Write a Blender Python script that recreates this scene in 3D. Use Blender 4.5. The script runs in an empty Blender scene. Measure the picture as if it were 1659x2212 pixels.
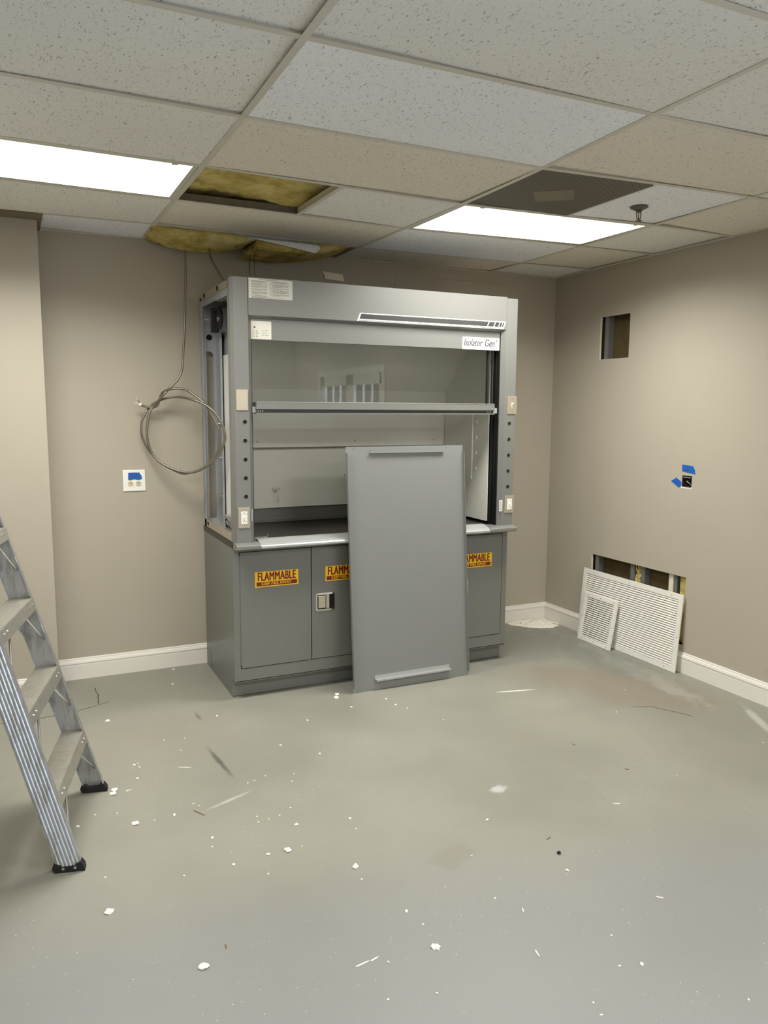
import bpy, bmesh, math, random
from mathutils import Vector, Matrix
random.seed(7)
S = bpy.context.scene
COL = S.collection
PI = math.pi

# ------------------------------------------------------------------ camera
cam = bpy.data.cameras.new('camera'); camo = bpy.data.objects.new('camera', cam); COL.objects.link(camo)
FPX, YAW, PIT, ROL = 1694.68, 0.4413, 0.1314, 0.0065
Fv = Vector((math.sin(YAW)*math.cos(PIT), math.cos(YAW)*math.cos(PIT), -math.sin(PIT)))
Rv = Vector((math.cos(YAW), -math.sin(YAW), 0)); Uv = Rv.cross(Fv)
R2 = math.cos(ROL)*Rv + math.sin(ROL)*Uv; U2 = -math.sin(ROL)*Rv + math.cos(ROL)*Uv
m = Matrix((R2, U2, -Fv)).transposed().to_4x4()
m.translation = Vector((-3.7727, -4.9694, 1.6498))
camo.matrix_world = m
cam.sensor_fit = 'VERTICAL'; cam.sensor_height = 24; cam.lens = FPX/2212*24
cam.clip_start = 0.05
S.camera = camo
# ------------------------------------------------------------------ world, lights, exposure
W = bpy.data.worlds.new('world'); S.world = W; W.use_nodes = True
W.node_tree.nodes['Background'].inputs[0].default_value = (0.62, 0.78, 1.0, 1)
W.node_tree.nodes['Background'].inputs[1].default_value = 2.2
S.view_settings.view_transform = 'Standard'; S.view_settings.look = 'None'
S.view_settings.gamma = 1; S.view_settings.use_curve_mapping = False
S.view_settings.exposure = 0.52
LAMP_W = 29.0         # watts per ceiling fixture
LAMP_COL = (1.0, 0.98, 0.92)
REAR_W = 27.0  # unseen fixtures behind the camera, added to light foreground and hood interior
DAY_W = 220.0

def area(name, loc, rot, sx, sy, watts, color, parent=None, spread=PI):
    l = bpy.data.lights.new(name, 'AREA'); l.shape = 'RECTANGLE'; l.size = sx; l.size_y = sy
    l.energy = watts; l.color = color; l.spread = spread
    o = bpy.data.objects.new(name, l); COL.objects.link(o); o.location = loc; o.rotation_euler = rot
    if parent: o.parent = parent
    return o
# daylight outside the glazed door in the right wall, beside the camera
area('daylight', (0.75, -5.52, 1.15), (0, PI/2, 0), 2.2, 2.1, DAY_W, (0.60, 0.76, 1.0))

# ------------------------------------------------------------------ ceiling height field (the grid sags a little)
XN = [-6.05, -4.24, -3.0163, -1.7902, -0.5945, 0.05]
YN = [0.05, -0.3995, -1.0151, -1.6223, -2.2442, -2.8513, -3.46, -8.0]
CH0 = 2.63
DZ = {2: [.004, .0091, -.0024, -.0076, -.0133, -.0028, 0, 0], 3: [-.003, -.0051, -.0124, -.0212, -.0198, -.007, 0, 0],
      4: [0, .0004, .0024, .005, .0072, 0, 0, 0]}
def zc(x, y):
    x = min(max(x, XN[0]+1e-6), XN[-1]-1e-6); y = max(min(y, YN[0]-1e-6), YN[-1]+1e-6)
    for i in range(len(XN)-1):
        if XN[i] <= x <= XN[i+1]: break
    for j in range(len(YN)-1):
        if YN[j] >= y >= YN[j+1]: break
    a = (x-XN[i])/(XN[i+1]-XN[i]); b = (YN[j]-y)/(YN[j]-YN[j+1])
    g = lambda p, q: DZ.get(p, [0]*8)[q]
    return CH0 + (g(i,j)*(1-a)+g(i+1,j)*a)*(1-b) + (g(i,j+1)*(1-a)+g(i+1,j+1)*a)*b

# ------------------------------------------------------------------ material helpers
def srgb(r, g, b):
    f = lambda c: ((c/255+0.055)/1.055)**2.4 if c/255 > 0.04045 else c/255/12.92
    return (f(r), f(g), f(b), 1)
class NT:
    def __init__(s, mt): s.t = mt.node_tree; s.n = s.t.nodes; s.l = s.t.links; s.b = s.n.get('Principled BSDF')
    def new(s, typ, **kw):
        n = s.n.new(typ)
        for k, v in kw.items():
            if k.startswith('i_'):
                key = k[2:]; key = int(key) if key.isdigit() else key.replace('_', ' ')
                n.inputs[key].default_value = v
            else: setattr(n, k, v)
        return n
    def link(s, a, b): s.l.new(a, b)
    def coord(s): 
        return s.new('ShaderNodeTexCoord').outputs['Object']
    def mapping(s, v, loc=(0,0,0), rot=(0,0,0), sc=(1,1,1), typ='POINT'):
        n = s.new('ShaderNodeMapping', vector_type=typ); n.inputs[1].default_value = loc; n.inputs[2].default_value = rot; n.inputs[3].default_value = sc
        s.link(v, n.inputs[0]); return n.outputs[0]
    def noise(s, v, scale, detail=2, rough=.5, dist=0):
        n = s.new('ShaderNodeTexNoise'); n.inputs['Scale'].default_value = scale; n.inputs['Detail'].default_value = detail
        n.inputs['Roughness'].default_value = rough; n.inputs['Distortion'].default_value = dist
        s.link(v, n.inputs['Vector']); return n.outputs['Fac']
    def rng(s, v, a, b, c=0., d=1., smooth=True):
        n = s.new('ShaderNodeMapRange'); n.interpolation_type = 'SMOOTHSTEP' if smooth else 'LINEAR'
        for k, x in zip((1,2,3,4), (a,b,c,d)): n.inputs[k].default_value = x
        s.link(v, n.inputs[0]); return n.outputs[0]
    def mth(s, op, a, b=None):
        n = s.new('ShaderNodeMath', operation=op)
        for k, x in enumerate((a, b)):
            if x is None: continue
            if isinstance(x, (int, float)): n.inputs[k].default_value = x
            else: s.link(x, n.inputs[k])
        return n.outputs[0]
    def mix(s, fac, a, b, mode='MIX'):
        n = s.new('ShaderNodeMix', data_type='RGBA', blend_type=mode)
        for k, x in ((0, fac), (6, a), (7, b)):
            if isinstance(x, (int, float)): n.inputs[k].default_value = x
            elif isinstance(x, tuple): n.inputs[k].default_value = x
            else: s.link(x, n.inputs[k])
        return n.outputs[2]
    def bump(s, h, strength=.2, dist=.002):
        n = s.new('ShaderNodeBump'); n.inputs['Strength'].default_value = strength; n.inputs['Distance'].default_value = dist
        s.link(h, n.inputs['Height']); s.link(n.outputs[0], s.b.inputs['Normal'])
    def blob(s, v, cx, cy, rx, ry, ang=0, edge=.5, amp=.5, nscale=6):
        """mask: 1 inside a ragged ellipse on the floor, 0 outside"""
        p = s.mapping(v, (cx, cy, 0), (0, 0, ang), (rx, ry, 1), 'TEXTURE')
        ln = s.new('ShaderNodeVectorMath', operation='LENGTH'); s.link(p, ln.inputs[0])
        nz = s.noise(v, nscale, 4, .6)
        d = s.mth('ADD', ln.outputs['Value'], s.mth('MULTIPLY', s.mth('SUBTRACT', nz, .5), amp*2))
        return s.rng(d, 1-edge, 1+edge*.3, 1, 0)
def mat(name, col, rough=.5, metal=0., var=.04, vscale=20, bump=0., bscale=200, spec=.5, coat=0):
    mt = bpy.data.materials.new(name); mt.use_nodes = True; t = NT(mt); b = t.b
    b.inputs['Roughness'].default_value = rough; b.inputs['Metallic'].default_value = metal
    b.inputs['Specular IOR Level'].default_value = spec
    if coat: b.inputs['Coat Weight'].default_value = coat; b.inputs['Coat Roughness'].default_value = .15
    v = t.coord()
    dark = tuple(c*(1-var) for c in col[:3])+(1,); lite = tuple(min(1, c*(1+var)) for c in col[:3])+(1,)
    t.link(t.mix(t.noise(v, vscale, 3), dark, lite), b.inputs['Base Color'])
    if bump: t.bump(t.noise(v, bscale, 3), bump, .001)
    return mt
def emis(name, col, strength):
    mt = bpy.data.materials.new(name); mt.use_nodes = True; t = NT(mt)
    t.b.inputs['Base Color'].default_value = col; t.b.inputs['Emission Color'].default_value = col
    t.b.inputs['Emission Strength'].default_value = strength
    return mt

M = {}
M['wall'] = mat('beige_wall_paint', srgb(175,167,152), .55, var=.03, vscale=3, bump=.12, bscale=350, spec=.3)
M['base'] = mat('white_gloss_trim', srgb(226,222,214), .35, var=.02, vscale=5)
M['grid'] = mat('ceiling_grid_metal', srgb(205,200,187), .45, var=.06, vscale=8)
M['darkgrid'] = mat('plenum_dirty_metal', srgb(110,104,92), .55, metal=.4, var=.2, vscale=30)
M['gray'] = mat('gray_powder_coat', srgb(131,131,127), .36, metal=.35, var=.015, vscale=10, bump=.05, bscale=900, spec=.5)
M['cab'] = mat('gray_cabinet_paint', srgb(118,119,114), .36, metal=.1, var=.015, vscale=10, bump=.05, bscale=700, spec=.4)
M['panel'] = mat('gray_loose_panel_paint', srgb(132,134,132), .40, metal=.2, var=.015, vscale=10, bump=.05, bscale=900)
M['galv'] = mat('galvanized_sheet', srgb(176,179,182), .38, metal=.5, var=.12, vscale=35)
M['alu'] = mat('bright_aluminium', srgb(205,206,204), .28, metal=.9, var=.05, vscale=40)
M['steel'] = mat('brushed_stainless', srgb(205,196,178), .32, metal=.75, var=.06, vscale=60)
M['chrome'] = mat('polished_latch_steel', srgb(215,210,200), .18, metal=1., var=.04, vscale=50)
M['liner'] = mat('cream_hood_liner', srgb(240,238,228), .40, var=.03, vscale=4, spec=.4)
M['epoxy'] = mat('black_epoxy_top', srgb(34,33,31), .35, var=.1, vscale=30)
M['black'] = mat('black_plastic', srgb(16,15,14), .5, var=.2, vscale=30)
M['hole'] = mat('black_bored_hole', srgb(6,6,6), .9, var=.1)
M['white'] = mat('white_plastic', srgb(238,237,232), .35, var=.01)
M['almond'] = mat('almond_plastic', srgb(214,200,168), .4, var=.02)
M['paper'] = mat('printed_white_label', srgb(222,220,212), .6, var=.02)
M['tag'] = mat('foil_data_plate', srgb(232,228,216), .35, metal=.3, var=.05, vscale=40)
M['ink'] = mat('black_ink', srgb(28,26,24), .7)
M['inkgray'] = mat('small_gray_print', srgb(88,84,78), .7)
M['yellow'] = mat('yellow_sticker', srgb(244,200,12), .45, var=.02)
M['red'] = mat('dark_red_print', srgb(128,10,8), .45, var=.03)
M['tape'] = mat('blue_painter_tape', srgb(12,88,176), .65, var=.08, vscale=50)
M['plaster'] = mat('white_plaster', srgb(232,226,212), .85, var=.06, vscale=60, bump=.5, bscale=120)
M['wood'] = mat('tan_wood_sliver', srgb(120,95,62), .8, var=.2)
M['drywall'] = mat('torn_drywall_core', srgb(214,206,188), .9, var=.08, vscale=60, bump=.5, bscale=160)
M['register'] = mat('white_enamel_register', srgb(228,226,218), .35, var=.02)
M['cavity'] = mat('raw_brown_backing_board', srgb(84,70,38), .85, var=.35, vscale=14)
M['card'] = mat('cream_cover_plate', srgb(250,242,224), .5, var=.02)
M['darkmetal'] = mat('dull_sprinkler_metal', srgb(104,102,98), .35, metal=.8, var=.1)
M['studmetal'] = mat('shaded_stud_steel', srgb(140,141,140), .45, metal=.6, var=.15, vscale=20)  # darker copy of galv: the wall cavity's shade is in the colour
M['rubber'] = mat('black_rubber_foot', srgb(18,17,16), .6, var=.2)
M['tread'] = mat('worn_step_aluminium', srgb(178,175,164), .42, metal=.7, var=.18, vscale=30)
M['glasstube'] = mat('red_sprinkler_bulb', srgb(150,60,30), .2)

def glassmat(name, rough=.0, tint=(.93,.95,.94,1)):
    mt = bpy.data.materials.new(name); mt.use_nodes = True; t = NT(mt)
    g = t.new('ShaderNodeBsdfGlossy'); g.inputs['Roughness'].default_value = .01; g.inputs['Color'].default_value = (1,1,1,1)
    tr = t.new('ShaderNodeBsdfTransparent'); tr.inputs['Color'].default_value = tint
    fr = t.new('ShaderNodeFresnel'); fr.inputs[0].default_value = 1.5
    mx = t.new('ShaderNodeMixShader'); t.link(fr.outputs[0], mx.inputs[0]); t.link(tr.outputs[0], mx.inputs[1]); t.link(g.outputs[0], mx.inputs[2])
    t.link(mx.outputs[0], t.n['Material Output'].inputs[0])
    return mt
M['glass'] = glassmat('sash_glass', tint=(.86,.87,.86,1))
M['doorglass'] = glassmat('door_glass', tint=(.9,.93,.95,1))

def lensmat():
    mt = bpy.data.materials.new('prismatic_lens'); mt.use_nodes = True; t = NT(mt)
    v = t.coord(); sp = t.new('ShaderNodeSeparateXYZ'); t.link(v, sp.inputs[0])
    a = t.mth('ABSOLUTE', sp.outputs[1]); d = t.mth('ABSOLUTE', t.mth('SUBTRACT', a, .15))
    k = t.rng(d, .02, .13, 1.6, .80)
    t.b.inputs['Base Color'].default_value = (.9,.9,.88,1)
    t.b.inputs['Emission Color'].default_value = (1,.985,.95,1)
    t.link(k, t.b.inputs['Emission Strength'])
    return mt
M['lens'] = lensmat()

def tilemat(name, c):
    mt = bpy.data.materials.new(name); mt.use_nodes = True; t = NT(mt); v = t.coord()
    rot = t.mapping(v, rot=(0, 0, .5), sc=(1, .42, 1))
    p1 = t.noise(rot, 140, 1.2, .5, .8)
    p2 = t.noise(t.mapping(v, rot=(0,0,1.2), sc=(1,.6,1)), 210, 1, .5, .4)
    pit = t.rng(p1, .655, .70); pin = t.rng(p2, .67, .72)
    allp = t.mth('MAXIMUM', pit, t.mth('MULTIPLY', pin, .6))
    big = t.noise(v, 1.3, 2)
    base = t.mix(big, tuple(x*.93 for x in c[:3])+(1,), c)
    fine = t.mix(t.noise(v, 160, 2), (.90,.90,.90,1), (1,1,1,1))
    base = t.mix(1.0, base, fine, 'MULTIPLY')
    colr = t.mix(allp, base, tuple(x*.50 for x in c[:3])+(1,))
    t.link(colr, t.b.inputs['Base Color']); t.b.inputs['Roughness'].default_value = .95; t.b.inputs['Specular IOR Level'].default_value = .1
    t.bump(t.mth('MULTIPLY', allp, -1), .6, .002)
    return mt
M['tile'] = tilemat('fissured_ceiling_tile', srgb(241,239,232))
M['tilenew'] = tilemat('fissured_ceiling_tile_newer', srgb(250,251,253))
M['tilewarm'] = tilemat('fissured_ceiling_tile_yellowed', srgb(236,229,214))

def perfmat():
    mt = bpy.data.materials.new('perforated_return_panel'); mt.use_nodes = True; t = NT(mt); v = t.coord()
    vo = t.new('ShaderNodeTexVoronoi', feature='F1'); vo.inputs['Scale'].default_value = 165; vo.inputs['Randomness'].default_value = .0
    t.link(t.mapping(v, rot=(0,0,.785)), vo.inputs['Vector'])
    h = t.rng(vo.outputs['Distance'], .44, .54)
    t.link(t.mix(h, (.03,.027,.02,1), srgb(160,151,128)), t.b.inputs['Base Color'])
    t.b.inputs['Roughness'].default_value = .6
    return mt
M['perf'] = perfmat()

def insmat():
    mt = bpy.data.materials.new('yellow_fibreglass'); mt.use_nodes = True; t = NT(mt); v = t.coord()
    n1 = t.noise(v, 9, 5, .65); n2 = t.noise(t.mapping(v, sc=(1,2.5,1)), 60, 3)
    c = t.mix(t.rng(n1, .35, .65), srgb(176,156,88), srgb(216,198,130))
    c = t.mix(t.rng(t.noise(v, 5, 4, .7), .58, .72, 0, .75), c, srgb(212,206,182))
    c = t.mix(t.rng(t.noise(t.mapping(v, loc=(3,1,2)), 7, 4, .6), .62, .74, 0, .8), c, srgb(70,58,34))
    t.link(c, t.b.inputs['Base Color']); t.b.inputs['Roughness'].default_value = 1; t.b.inputs['Specular IOR Level'].default_value = 0
    t.bump(t.mth('ADD', n1, n2), .8, .012)
    return mt
M['ins'] = insmat()

def floormat():
    mt = bpy.data.materials.new('painted_concrete_floor'); mt.use_nodes = True; t = NT(mt); v = t.coord()
    n = t.noise(v, 1.1, 4, .55)
    c = t.mix(t.rng(n, .3, .7), srgb(132,131,120), srgb(143,142,131))
    c = t.mix(t.rng(t.noise(t.mapping(v, sc=(1,2,1)), 5, 5, .7), .5, .8, 0, .25), c, srgb(134,130,118))
    def over(c, mask, k, col):
        return t.mix(t.mth('MULTIPLY', mask, k), c, col)
    # repaint boundary: paint edge, plus cool foreground light painted into the nearer floor
    sp = t.new('ShaderNodeSeparateXYZ'); t.link(v, sp.inputs[0])
    edge = t.mth('ADD', sp.outputs[1], t.mth('MULTIPLY', t.mth('SUBTRACT', t.noise(v, 3.2, 3, .6), .5), .55))
    slope = t.mth('ADD', edge, t.mth('MULTIPLY', sp.outputs[0], .17))
    c = over(c, t.rng(slope, -2.93, -2.91, 1, 0), .38, srgb(140,139,130))
    c = over(c, t.rng(slope, -3.5, -2.85, 1, 0), .6, srgb(133,133,134))  # soft cool tone of the foreground daylight, put into the colour
    # brown stain and bare grey patches near the right wall
    c = over(c, t.blob(v, -.55, -1.45, .62, .36, -.9, .5, .6, 4), .45, srgb(132,116,98))
    c = over(c, t.blob(v, -.62, -.55, .55, .42, .2, .4, .8, 7), .55, srgb(118,120,112))
    c = over(c, t.blob(v, -.25, -1.35, .10, .62, -.1, .5, 1.1, 11), .30, srgb(180,180,170))
    c = over(c, t.blob(v, -.28, -1.0, .22, .5, 0, .5, 1.2, 9), .45, srgb(120,122,114))
    c = over(c, t.blob(v, -.22, -2.18, .03, .22, -.5, .6, .7, 14), .5, srgb(196,196,186))
    c = over(c, t.blob(v, -2.97, -1.48, .016, .19, .10, .7, .5, 18), .75, srgb(74,74,68))
    c = over(c, t.blob(v, -2.945, -.89, .012, .07, .05, .7, .5, 18), .6, srgb(80,80,74))
    c = over(c, t.blob(v, -3.02, -1.86, .13, .012, .38, .8, .5, 20), .4, srgb(204,204,196))
    c = over(c, t.blob(v, -1.93, -2.25, .05, .03, .3, .5, .8, 20), .6, srgb(198,200,202))
    c = over(c, t.blob(v, -2.37, -2.62, .11, .07, .2, .4, .7, 14), .35, srgb(128,124,106))
    c = over(c, t.blob(v, -3.25, -1.1, .5, .3, .2, .6, .6, 4), .3, srgb(134,126,114))
    # thin scratches and wear flecks
    w = t.noise(t.mapping(v, rot=(0,0,.6), sc=(1,9,1)), 14, 3, .6)
    c = over(c, t.rng(w, .70, .74), .35, srgb(196,194,184))
    w2 = t.noise(t.mapping(v, rot=(0,0,-.9), sc=(1,12,1)), 11, 3, .6)
    c = over(c, t.rng(w2, .71, .75), .35, srgb(104,102,94))
    fl = t.noise(v, 130, 1.5, .5); spn = t.noise(v, 2.2, 2)
    c = over(c, t.mth('MULTIPLY', t.rng(fl, .735, .76), t.rng(spn, .42, .6)), .9, srgb(226,224,214))
    t.link(c, t.b.inputs['Base Color'])
    t.link(t.rng(n, .3, .7, .40, .55), t.b.inputs['Roughness']); t.b.inputs['Specular IOR Level'].default_value = .35
    t.bump(t.noise(v, 30, 5, .65), .12, .003)
    return mt
M['floor'] = floormat()

def laddermat():
    mt = bpy.data.materials.new('scuffed_rail_aluminium'); mt.use_nodes = True; t = NT(mt); v = t.coord()
    n = t.noise(t.mapping(v, sc=(6,6,1)), 9, 5, .7)
    t.link(t.mix(t.rng(n, .45, .62), srgb(196,198,203), srgb(172,171,168)), t.b.inputs['Base Color'])
    t.b.inputs['Metallic'].default_value = .8; t.link(t.rng(n, .4, .7, .40, .5), t.b.inputs['Roughness'])
    return mt
M['rail'] = laddermat()

# ------------------------------------------------------------------ mesh helpers
class MB:
    def __init__(s): s.bm = bmesh.new()
    def box(s, x0, y0, z0, x1, y1, z1, bev=0, mi=0):
        if x0 > x1: x0, x1 = x1, x0
        if y0 > y1: y0, y1 = y1, y0
        if z0 > z1: z0, z1 = z1, z0
        vs = [s.bm.verts.new((x, y, z)) for x in (x0, x1) for y in (y0, y1) for z in (z0, z1)]
        fs = [s.bm.faces.new([vs[i] for i in q]) for q in ((0,1,3,2),(4,6,7,5),(0,4,5,1),(2,3,7,6),(0,2,6,4),(1,5,7,3))]
        for f in fs: f.material_index = mi
        if bev:
            es = list({e for f in fs for e in f.edges})
            bmesh.ops.bevel(s.bm, geom=es, offset=bev, segments=2, profile=.5, affect='EDGES')
        return s
    def prism(s, pts, a, b, axis='x', mi=0):
        """closed profile of 2-D points extruded along an axis from a to b"""
        def P(p, t):
            return {'x': (t, p[0], p[1]), 'y': (p[0], t, p[1]), 'z': (p[0], p[1], t)}[axis]
        A = [s.bm.verts.new(P(p, a)) for p in pts]; B = [s.bm.verts.new(P(p, b)) for p in pts]
        n = len(pts); fs = []
        for i in range(n): fs.append(s.bm.faces.new((A[i], A[(i+1) % n], B[(i+1) % n], B[i])))
        fs.append(s.bm.faces.new(A[::-1])); fs.append(s.bm.faces.new(B))
        for f in fs: f.material_index = mi
        return s
    def cyl(s, p, q, r, n=20, r2=None):
        p, q = Vector(p), Vector(q); d = (q-p); L = d.length
        mt = Matrix.Translation((p+q)/2) @ d.to_track_quat('Z', 'Y').to_matrix().to_4x4()
        bmesh.ops.create_cone(s.bm, cap_ends=True, segments=n, radius1=r, radius2=r if r2 is None else r2, depth=L, matrix=mt)
        return s
    def quad(s, *ps, mi=0):
        f = s.bm.faces.new([s.bm.verts.new(p) for p in ps]); f.material_index = mi; return s
    def tube(s, pts, r, n=8, ribs=0):
        pts = [Vector(p) for p in pts]; rings = []
        up = Vector((0, 0, 1)); prev = None
        for i, p in enumerate(pts):
            t = (pts[min(i+1, len(pts)-1)]-pts[max(i-1, 0)]).normalized()
            if prev is None:
                a = t.orthogonal().normalized()
            else:
                a = (prev - t*prev.dot(t)).normalized()
            prev = a; b = t.cross(a)
            rr = r*(1+(.13 if (ribs and i % 2) else 0))
            rings.append([s.bm.verts.new(p+(a*math.cos(2*PI*k/n)+b*math.sin(2*PI*k/n))*rr) for k in range(n)])
        for i in range(len(rings)-1):
            for k in range(n):
                s.bm.faces.new((rings[i][k], rings[i][(k+1) % n], rings[i+1][(k+1) % n], rings[i+1][k]))
        s.bm.faces.new(rings[0][::-1]); s.bm.faces.new(rings[-1])
        return s
    def build(s, name, mats, parent=None, smooth=False, loc=None, rot=None):
        bmesh.ops.recalc_face_normals(s.bm, faces=s.bm.faces)
        me = bpy.data.meshes.new(name); s.bm.to_mesh(me); s.bm.free()
        for mm in (mats if isinstance(mats, (list, tuple)) else [mats]): me.materials.append(M[mm] if isinstance(mm, str) else mm)
        if smooth:
            for p in me.polygons: p.use_smooth = True
        o = bpy.data.objects.new(name, me); COL.objects.link(o)
        if parent: o.parent = parent
        if loc: o.location = loc
        if rot: o.rotation_euler = rot
        return o
def tag(o, label=None, cat=None, group=None, kind=None):
    if label: o['label'] = label
    if cat: o['category'] = cat
    if group: o['group'] = group
    if kind: o['kind'] = kind
    return o
def thing(name, label, cat, loc=(0,0,0), rot=(0,0,0), group=None):
    o = bpy.data.objects.new(name, None); o.empty_display_size = .1; COL.objects.link(o)
    o.location = loc; o.rotation_euler = rot
    return tag(o, label, cat, group)
def recenter(o):
    """put a single-mesh thing's origin at the base of its mesh"""
    vs = [v.co for v in o.data.vertices]
    c = Vector(((min(v.x for v in vs)+max(v.x for v in vs))/2, (min(v.y for v in vs)+max(v.y for v in vs))/2, min(v.z for v in vs)))
    o.data.transform(Matrix.Translation(-c)); o.location = o.location + c
    return o
def copy_tree(o, parent=None):
    c = o.copy(); COL.objects.link(c); c.parent = parent
    for ch in o.children: copy_tree(ch, c)
    return c
def text(name, body, size, matn, parent, loc, rot=(PI/2,0,0), sx=1., bold=0., shear=0., align='CENTER', thick=.0003, fitw=None, space=1.):
    cu = bpy.data.curves.new(name, 'FONT'); cu.body = body; cu.size = size; cu.align_x = align; cu.align_y = 'CENTER'
    cu.shear = shear; cu.extrude = thick; cu.space_character = space
    to = bpy.data.objects.new(name+'_tmp', cu); COL.objects.link(to)
    bpy.context.view_layer.update()
    me = bpy.data.meshes.new_from_object(to.evaluated_get(bpy.context.evaluated_depsgraph_get()))
    bpy.data.objects.remove(to); bpy.data.curves.remove(cu)
    xs = [v.co.x for v in me.vertices]
    if fitw: sx = fitw/(max(xs)-min(xs))
    cx = (max(xs)+min(xs))/2 if align == 'CENTER' else 0
    for v in me.vertices: v.co.x = (v.co.x-cx)*sx
    if bold:      # heavier strokes: overlapping copies of the letters
        bm = bmesh.new()
        for dx, dy in ((-bold, 0), (bold, 0), (0, -bold*.5), (0, bold*.5)):
            k = len(bm.verts); bm.from_mesh(me); bm.verts.ensure_lookup_table()
            for v in bm.verts[k:]: v.co.x += dx; v.co.y += dy; v.co.z += (dx*.02+dy*.03)
        bm.to_mesh(me); bm.free()
    me.materials.clear(); me.materials.append(M[matn]); me.name = name
    o = bpy.data.objects.new(name, me); COL.objects.link(o); o.parent = parent; o.location = loc; o.rotation_euler = rot
    return o
def struct(mb, name, mats, **k): return tag(mb.build(name, mats, **k), kind='structure')

# ================================================================== SETTING
ZT = 3.02
XL, YR = -6.0, -7.6
mb = MB(); mb.quad((XL, YR, 0), (.2, YR, 0), (.2, .2, 0), (XL, .2, 0)); mb.box(XL, YR, -.1, .2, .2, -.005)
floor = struct(mb, 'floor', 'floor')
def ribbon(pts, w, name, matn, parent, z=.0008):
    mb = MB(); L = []; Rr = []
    for i, p in enumerate(pts):
        a = Vector(pts[max(i-1,0)]); b = Vector(pts[min(i+1,len(pts)-1)]); t = (b-a).normalized(); nrm = Vector((-t.y, t.x))
        ww = w*random.uniform(.4, 1.1) if 0 < i < len(pts)-1 else w*.2
        L.append(mb.bm.verts.new((p[0]+nrm.x*ww/2, p[1]+nrm.y*ww/2, z))); Rr.append(mb.bm.verts.new((p[0]-nrm.x*ww/2, p[1]-nrm.y*ww/2, z)))
    for i in range(len(pts)-1): mb.bm.faces.new((L[i], L[i+1], Rr[i+1], Rr[i]))
    return mb.build(name, matn, parent)
def jag(pts, n, amp):
    out = []
    for i in range(len(pts)-1):
        for k in range(n):
            t = k/n; x = pts[i][0]*(1-t)+pts[i+1][0]*t; y = pts[i][1]*(1-t)+pts[i+1][1]*t
            out.append((x+random.uniform(-amp, amp), y+random.uniform(-amp, amp)))
    out.append(pts[-1]); return out
M['crack'] = mat('dirt_filled_crack', srgb(70,54,30), .9, var=.3)
ribbon(jag([(-3.406,-.20),(-3.402,-.36),(-3.414,-.50)], 12, .004), .006, 'crack', 'crack', floor)
ribbon(jag([(-3.36,-.475),(-3.414,-.50),(-3.533,-.551)], 12, .004), .006, 'crack', 'crack', floor)
ribbon(jag([(-3.55,-.556),(-3.753,-.579),(-3.95,-.563)], 12, .003), .005, 'crack', 'crack', floor)
ribbon(jag([(-.72,-1.75),(-.60,-1.80),(-.50,-2.0)], 10, .004), .005, 'crack', 'crack', floor)

# right wall with its holes: drywall 16 mm thick
HOLES = [(-.815, -.522, 2.0, 2.292), (-1.420, -.529, .17, .610), (-1.4215, -1.3435, 1.175, 1.248), (-6.5, -4.55, -.01, 2.06)]
ys = sorted({YR, .016, *[h[0] for h in HOLES], *[h[1] for h in HOLES]}); zs = sorted({0, ZT, *[h[2] for h in HOLES if h[2] > 0], *[h[3] for h in HOLES]})
mb = MB()
for a, b in zip(ys, ys[1:]):
    for c, d in zip(zs, zs[1:]):
        ym, zm = (a+b)/2, (c+d)/2
        if any(h[0] < ym < h[1] and h[2] < zm < h[3] for h in HOLES): continue
        mb.quad((0,a,c), (0,b,c), (0,b,d), (0,a,d)); mb.quad((.016,a,c), (.016,b,c), (.016,b,d), (.016,a,d), mi=1)
for h in HOLES:
    z0 = max(h[2], 0)
    mb.quad((0,h[0],z0),(.016,h[0],z0),(.016,h[0],h[3]),(0,h[0],h[3]), mi=1); mb.quad((0,h[1],z0),(.016,h[1],z0),(.016,h[1],h[3]),(0,h[1],h[3]), mi=1)
    mb.quad((0,h[0],h[3]),(.016,h[0],h[3]),(.016,h[1],h[3]),(0,h[1],h[3]), mi=1)
    if h[2] > 0: mb.quad((0,h[0],z0),(.016,h[0],z0),(.016,h[1],z0),(0,h[1],z0), mi=1)
wall_right = struct(mb, 'wall_right', ['wall', 'drywall'])
# back wall, left stub that stands forward, rear and left walls
mb = MB(); mb.box(-3.6, 0, 0, 0, .1, ZT); struct(mb, 'wall_back', 'wall')
mb = MB(); mb.box(XL, -.27, 0, -3.6, .1, ZT); struct(mb, 'wall_back_projection', 'wall')
mb = MB(); mb.box(XL-.1, YR, 0, XL, -.27, ZT); struct(mb, 'wall_left', 'wall')
mb = MB(); mb.box(XL-.1, YR-.1, 0, .1, YR, ZT); struct(mb, 'wall_rear', 'wall')
# far side of the stud cavity in the right wall
mb = MB(); mb.box(.076, -4.4, 0, .10, .1, ZT); struct(mb, 'wall_right_cavity', 'cavity')
mb = MB(); mb.box(XL-.1, YR-.1, ZT, .2, .1, ZT+.06); struct(mb, 'ceiling', 'darkgrid')     # deck above the suspended ceiling
# metal studs in the cavity
def stud(y, label, z0=0, z1=ZT-.05):
    mb = MB(); mb.prism([(.02, y), (.072, y), (.072, y+.035), (.069, y+.035), (.069, y+.003), (.023, y+.003), (.023, y+.035), (.02, y+.035)], z0, z1, 'z')
    o = mb.build('wall_stud', 'studmetal'); recenter(o); return tag(o, label, 'stud', 'steel studs inside the right wall')
stud(-.585, 'galvanised steel stud standing at the left inside the upper and lower wall holes')
stud(-.945, 'galvanised steel stud at the middle of the low wall opening')
stud(-1.045, 'darker steel stud just right of the middle one in the low opening')
stud(-1.33, 'galvanised steel stud at the right end of the low wall opening')
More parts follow.
